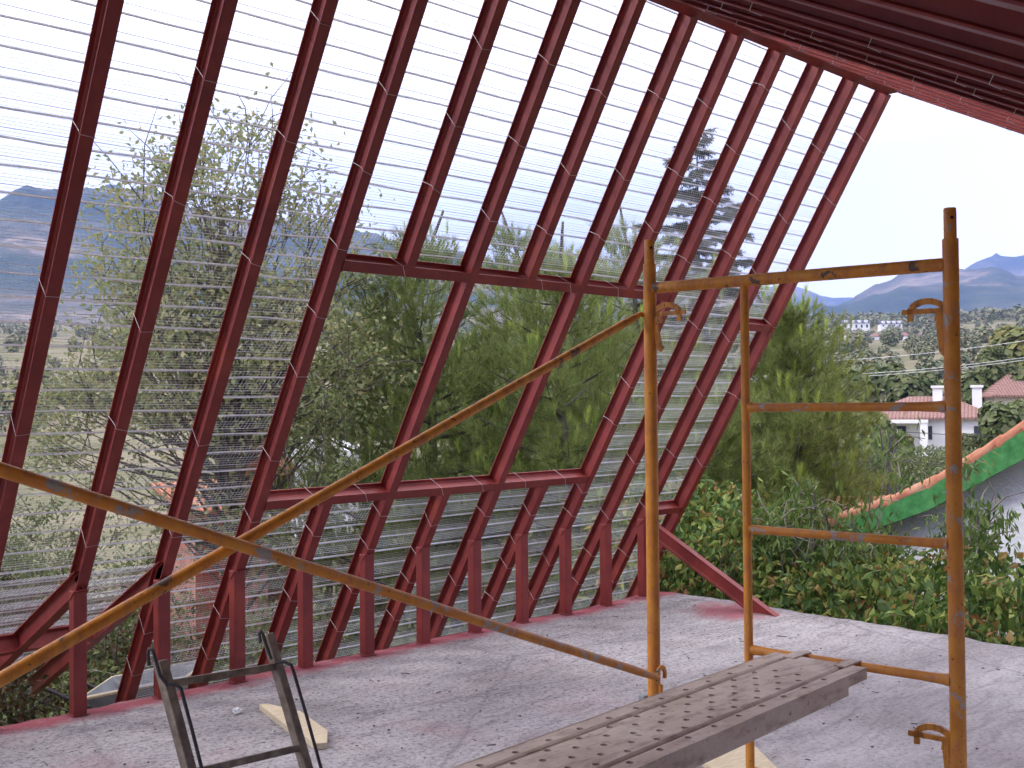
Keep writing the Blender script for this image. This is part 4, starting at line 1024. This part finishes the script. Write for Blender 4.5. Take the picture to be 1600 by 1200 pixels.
# brick outbuilding behind the left tree
pb = far(418, 820, 14.0)
root = empty("brick_outbuilding", pb, "small red brick outbuilding behind the lath, left of the window opening", "outbuilding")
m = MB(); m.prism(pb+Vector((0, 0, -2.0)), Vector((-rx.x, -rx.y, 0))*.55, Vector((fx.x, fx.y, 0))*1.5, Vector((0, 0, 2.6))); m.build("wall", "brick", root)
m = MB(); c = pb+Vector((0, 0, .62)); m.add([c+Vector((rx.x*.12, rx.y*.12, 0)), c-Vector((rx.x*.7, rx.y*.7, 0)), c-Vector((rx.x*.28, rx.y*.28, -.45)), c+Vector((rx.x*.12+fx.x*1.5, rx.y*.12+fx.y*1.5, 0)), c-Vector((rx.x*.7-fx.x*1.5, rx.y*.7-fx.y*1.5, 0)), c-Vector((rx.x*.28-fx.x*1.5, rx.y*.28-fx.y*1.5, -.45))], [(0, 2, 1), (3, 4, 5), (0, 3, 5, 2), (1, 2, 5, 4), (0, 1, 4, 3)]); m.build("roof", "tiles", root)
pb = far(335, 800, 15.5)
root = empty("garden_shed", pb, "low tiled garden shed glimpsed through the lath beside the big tree", "shed")
m = MB(); m.box((pb.x-.5, pb.y-.4, -2.8), (pb.x+.5, pb.y+.5, pb.z)); m.build("wall", "brick", root)
m = MB(); m.prism((pb.x-.7, pb.y-.6, pb.z+.01), (1.4, 0, 0), (0, 1.2, .35), (0, 0, .08)); m.build("roof", "tiles", root)
pw = far(470, 712, 40); villa((pw.x, pw.y, pw.z-2.6), 3.2, 4, 2.6, "white building glimpsed between the pines in the lower left of the window opening", ra, wins=2, rh=.5, over=.2, hip=False, roofm="far_wall")
# utility pole in the window
p0 = base_at(512, 16, -3); m = MB(); m.tube([p0, Vector((p0.x, p0.y, at(512, 655, 16).z))], [.07, .055], 8); tag(m.build("timber_pole", "bark_light"), "timber pole standing in the lower left of the window opening", "pole")
# olive hedge and wire fence by the bungalow
root = empty("clipped_hedge", far(1450, 720, 26), "clipped grey-green hedge in front of the white bungalow", "hedge")
rng = np.random.default_rng(61); a_ = far(1335, 700, 27); b_ = far(1640, 690, 22); n = 16000
t = rng.random(n)[:, None]; P = np.array(a_)*(1-t)+np.array(b_)*t; P[:, 2] = .35+rng.normal(size=n)*.03-rng.random(n)**1.5*1.9+.12*np.sin(t[:, 0]*23); P[:, :2] += rng.normal(size=(n, 2))*.42
V, F = leaf_cards(P, rng.normal(size=(n, 3))+np.array([0, 0, .5]), .085, .04); np_mesh("leaves", V, F, "leaf_hedge", root)
m = MB()
for k in range(16):
    q = a_.lerp(b_, k/15); m.tube([Vector((q.x, q.y, -3.2)), Vector((q.x, q.y, -.3))], .03, 5)
m.build("stems", "bark", root)
root = empty("wire_fence", far(1393, 700, 19), "dark fence post with thin wires in front of the clipped hedge", "fence")
q = far(1393, 672, 19); m = MB(); m.box((q.x-.06, q.y-.06, -3), (q.x+.06, q.y+.06, q.z)); m.build("post", "dark_iron", root)
q2 = far(1700, 680, 14); m = MB(); m.box((q2.x-.06, q2.y-.06, -3), (q2.x+.06, q2.y+.06, q2.z)); m.build("post", "dark_iron", root)
q3 = far(1240, 690, 24); m = MB(); m.box((q3.x-.06, q3.y-.06, -3), (q3.x+.06, q3.y+.06, q3.z)); m.build("post", "dark_iron", root)
for dz in (.0, .5, 1.0):
    m = MB(); m.tube([q3-Vector((0, 0, dz+.02)), (q3+q)/2-Vector((0, 0, dz+.08)), q-Vector((0, 0, dz+.02)), (q+q2)/2-Vector((0, 0, dz+.06)), q2-Vector((0, 0, dz+.02))], .006, 4, False); m.build("wire", "dark_iron", root)
# power lines over the valley
for k, (u0, v0, u1, v1, lab) in enumerate(((1240, 566, 1680, 520, "upper thin power line crossing the valley at the right"), (1240, 588, 1680, 547, "middle thin power line crossing the valley at the right"), (1240, 592, 1680, 551, "lowest thin power line crossing the valley at the right"))):
    a_, b_ = far(u0, v0, 120), far(u1, v1, 95); m = MB(); m.tube([a_.lerp(b_, t_)-Vector((0, 0, 4*t_*(1-t_)*.5)) for t_ in [j/12 for j in range(13)]], .022, 4, False)
    tag(m.build("power_line", "galvanised"), lab, "power line", "power lines over the valley")

def crowns(n, fpos, fs, per, mat, name, seed, parent=None, fac=.15):
    """many small tree crowns as one stuff mesh"""
    rr = np.random.default_rng(seed); C, Sz = fpos(rr, n); n = len(C)
    P = np.repeat(C, per, 0); s = np.repeat(Sz, per)[:, None]
    v = unit(rr.normal(size=(n*per, 3))); v *= rr.random((n*per, 1))**.35
    P = P+v*s*np.array([.5, .5, .55])+np.array([0, 0, 1])*s*.45
    N = unit(v+rr.normal(size=v.shape)*.4+np.array([0, 0, .3])); A = unit(np.cross(N, rr.normal(size=v.shape))); Bb = np.cross(N, A)
    q = s*fac*rr.uniform(.6, 1.5, (n*per, 1))
    V = np.stack([P-A*q-Bb*q*.6, P+A*q*.8-Bb*q, P+A*q+Bb*q*.7, P-A*q*.7+Bb*q], 1).reshape(-1, 3)
    return np_mesh(name, V, np.arange(n*per*4).reshape(-1, 4), mat, parent)
def scatter(r0, r1, s0, s1, a0=-.62, a1=.66):
    def f(rr, n):
        r = np.exp(rr.uniform(math.log(r0), math.log(r1), n)); a = YAW+rr.uniform(a0, a1, n)
        x, y = r*np.cos(a), r*np.sin(a); C = np.array([(x[i], y[i], relief(x[i], y[i])) for i in range(n)])
        sz = rr.uniform(s0, s1, n); keep = np.ones(n, bool); az = a-YAW
        for (u, v, Z, w, h, lab, dm) in fh:
            t0_ = math.atan((800-(u-w*.55/Z*FPX))/FPX); t1_ = math.atan((800-(u+w*.55/Z*FPX))/FPX)
            keep &= ~((r < Z*1.06) & (r > Z*.45) & (az < t0_) & (az > t1_) & (C[:, 2]+sz*.9 > EYE+(626-v-h*.6/Z*FPX)/FPX*r*.98))
        keep &= ~((a-YAW > .16) & (rr.random(n) < .8))
        return C[keep], sz[keep]
    return f
wd_ = crowns(2300, scatter(140, 900, 3.0, 7.0), None, 260, "leaf_far", "distant_woodland", 71, fac=.062); tag(wd_, "woodland covering the valley and the hillside", "woodland", kind="stuff")
wd2 = crowns(5200, scatter(800, 1900, 5, 10), None, 26, "leaf_far", "hillside_scrub", 72, fac=.11); tag(wd2, "scrub and small trees high on the far hillside", "scrub", kind="stuff")
vt = [(1300, 30, 4.3, "leaf_mid", "round green tree just right of the yellow-green pine"), (1296, 36, 4.6, "leaf_yellow", "yellow-green tree behind the yellow-green pine"), (1420, 128, 7.5, "leaf_mid", "dark round tree behind the bungalow roof, left of the chimney"),
      (1448, 150, 9, "leaf_mid", "pointed tree in the valley left of the right scaffold leg"), (1555, 125, 13, "leaf_mid", "tall dark conical tree right of the scaffold leg"),
      (1578, 130, 11, "leaf_yellow", "slim yellow-green tree beside the tall conical tree"), (1575, 75, 5.2, "leaf_mid", "bushy tree in front of the ochre house"), (1562, 85, 3.0, "leaf_mid", "low tree at the right end of the bungalow"),
      (1408, 95, 2.5, "leaf_yellow", "rounded bush in front of the bungalow porch"), (1362, 92, 2.2, "leaf_mid", "bush in front of the left end of the bungalow"), (1515, 96, 2.4, "leaf_mid", "bush in front of the right wall of the bungalow"),
      (1380, 140, 8, "leaf_mid", "broad dark tree behind the left part of the bungalow roof"), (1300, 80, 7.5, "leaf_mid", "tall green tree between the yellow-green pine and the bungalow"), (1600, 150, 12, "leaf_yellow", "pale tree at the right picture edge above the brown roof")]
for k, (u, Z, h, mt, lab) in enumerate(vt):
    p = at(u, 626, Z); zb = relief(p.x, p.y)
    root = empty("valley_tree", (p.x, p.y, zb), lab, "tree", "separate trees in the valley")
    def one(rr, n, p=p, zb=zb, h=h, k=k):
        cone = "conical" in vt[k][4] or "pointed" in vt[k][4] or "slim" in vt[k][4]
        m_ = 9; C = []; Sz = []
        for j in range(m_):
            f = j/(m_-1); rad = h*(.26*(1-f)+.03 if cone else .34*math.sin(math.pi*(.15+.75*f))); a = j*2.4
            C.append((p.x+math.cos(a)*rad*.6, p.y+math.sin(a)*rad*.6, zb+h*(.08+.75*f))); Sz.append(max(.5, rad*1.7))
        return np.array(C), np.array(Sz)
    crowns(9, one, None, 700, mt, "crown", 80+k, root, .07)
    m = MB(); m.tube([Vector((p.x, p.y, zb-.3)), Vector((p.x, p.y, zb+h*.7))], [h*.025, h*.008], 6); m.build("trunk", "bark", root)

# ------------------------------------------------------------------ left: mound with rubble and wheelbarrow
def rubble():
    m = MB(); r2 = random.Random(12)
    for k in range(420):
        x = r2.uniform(-.5, 3.6); y = D+.25+r2.random()**1.5*1.6; z = relief(x, y); s = r2.uniform(.015, .06)
        a = [r2.uniform(-1, 1) for _ in range(6)]; u = Vector(a[:3]).normalized(); w = u.cross(Vector(a[3:])).normalized(); t_ = u.cross(w)
        m.prism(Vector((x, y, z+s*.2)), u*s, w*s*.8, t_*s*.5)
    tag(m.build("rubble", "brick_dust"), "brick rubble and earth beside the slab at the lower left", "rubble", kind="stuff")
rubble()
def barrow():
    c = onz(200, 1075, -.22); cx, cy = c.x, c.y; zg = -.52
    root = empty("wheelbarrow", (cx, cy, zg), "grey wheelbarrow half hidden behind the left knee posts", "wheelbarrow")
    rt = Vector((rx.x, rx.y, 0)); fw = Vector((fx.x, fx.y, 0)); o = Vector((cx, cy, zg)); U3 = Vector((0, 0, 1))
    T0 = [(-.20, -.25, .30), (.45, -.25, .42), (.45, .25, .42), (-.20, .25, .30)]; B0 = [(-.05, -.14, .12), (.26, -.14, .12), (.26, .14, .12), (-.05, .14, .12)]
    P = [o+rt*a+fw*b_+U3*z for a, b_, z in T0+B0]; Q = [o+rt*a*.96+fw*b_*.94+U3*(z+.012) for a, b_, z in T0+B0]
    m = MB(); m.add(P+Q, [(4, 5, 6, 7), (0, 1, 5, 4), (1, 2, 6, 5), (2, 3, 7, 6), (3, 0, 4, 7), (15, 14, 13, 12), (12, 13, 9, 8), (13, 14, 10, 9), (14, 15, 11, 10), (15, 12, 8, 11), (0, 8, 9, 1), (1, 9, 10, 2), (2, 10, 11, 3), (3, 11, 8, 0)])
    m.build("tray", "tray", root)
    m = MB(); m.tube([P[0], P[1], P[2], P[3], P[0]], .012, 8); m.build("rim", "wood_pale", root)
    for s_ in (-.16, .16):
        m = MB(); m.tube([o+rt*-.45+fw*s_+U3*.34, o+rt*0+fw*s_+U3*.13, o+rt*.5+fw*s_*.4+U3*.15], .013, 8); m.build("handle", "dark_iron", root)
        m = MB(); m.tube([o+rt*0+fw*s_+U3*.13, o+rt*-.04+fw*s_+U3*.0], .011, 8); m.build("leg", "dark_iron", root)
    m = MB(); w = o+rt*.5+U3*.14; ring = [w+rt*.13*math.cos(t_)+U3*.13*math.sin(t_) for t_ in [2*math.pi*k/20 for k in range(21)]]; m.tube(ring, .025, 8, False)
    m.tube([w-fw*.05, w+fw*.05], .02, 8); m.build("wheel", "rubber", root)
barrow()

# ------------------------------------------------------------------ haze
def haze():
    m = bpy.data.materials.new("haze"); m.use_nodes = True; t = m.node_tree; t.nodes.remove(t.nodes["Principled BSDF"])
    v = t.nodes.new("ShaderNodeVolumePrincipled"); v.inputs["Color"].default_value = (.27, .42, 1, 1); v.inputs["Density"].default_value = HZ
    v.inputs["Anisotropy"].default_value = .0
    t.links.new(v.outputs[0], t.nodes["Material Output"].inputs["Volume"])
    mb = MB(); mb.box((-9600, -9600, -60), (9600, 9600, 2400)); o = mb.build("haze", None); o.data.materials.append(m)
    tag(o, "thin blue air haze over the whole valley", "haze", kind="stuff")
HZ = 1.6e-4
haze()
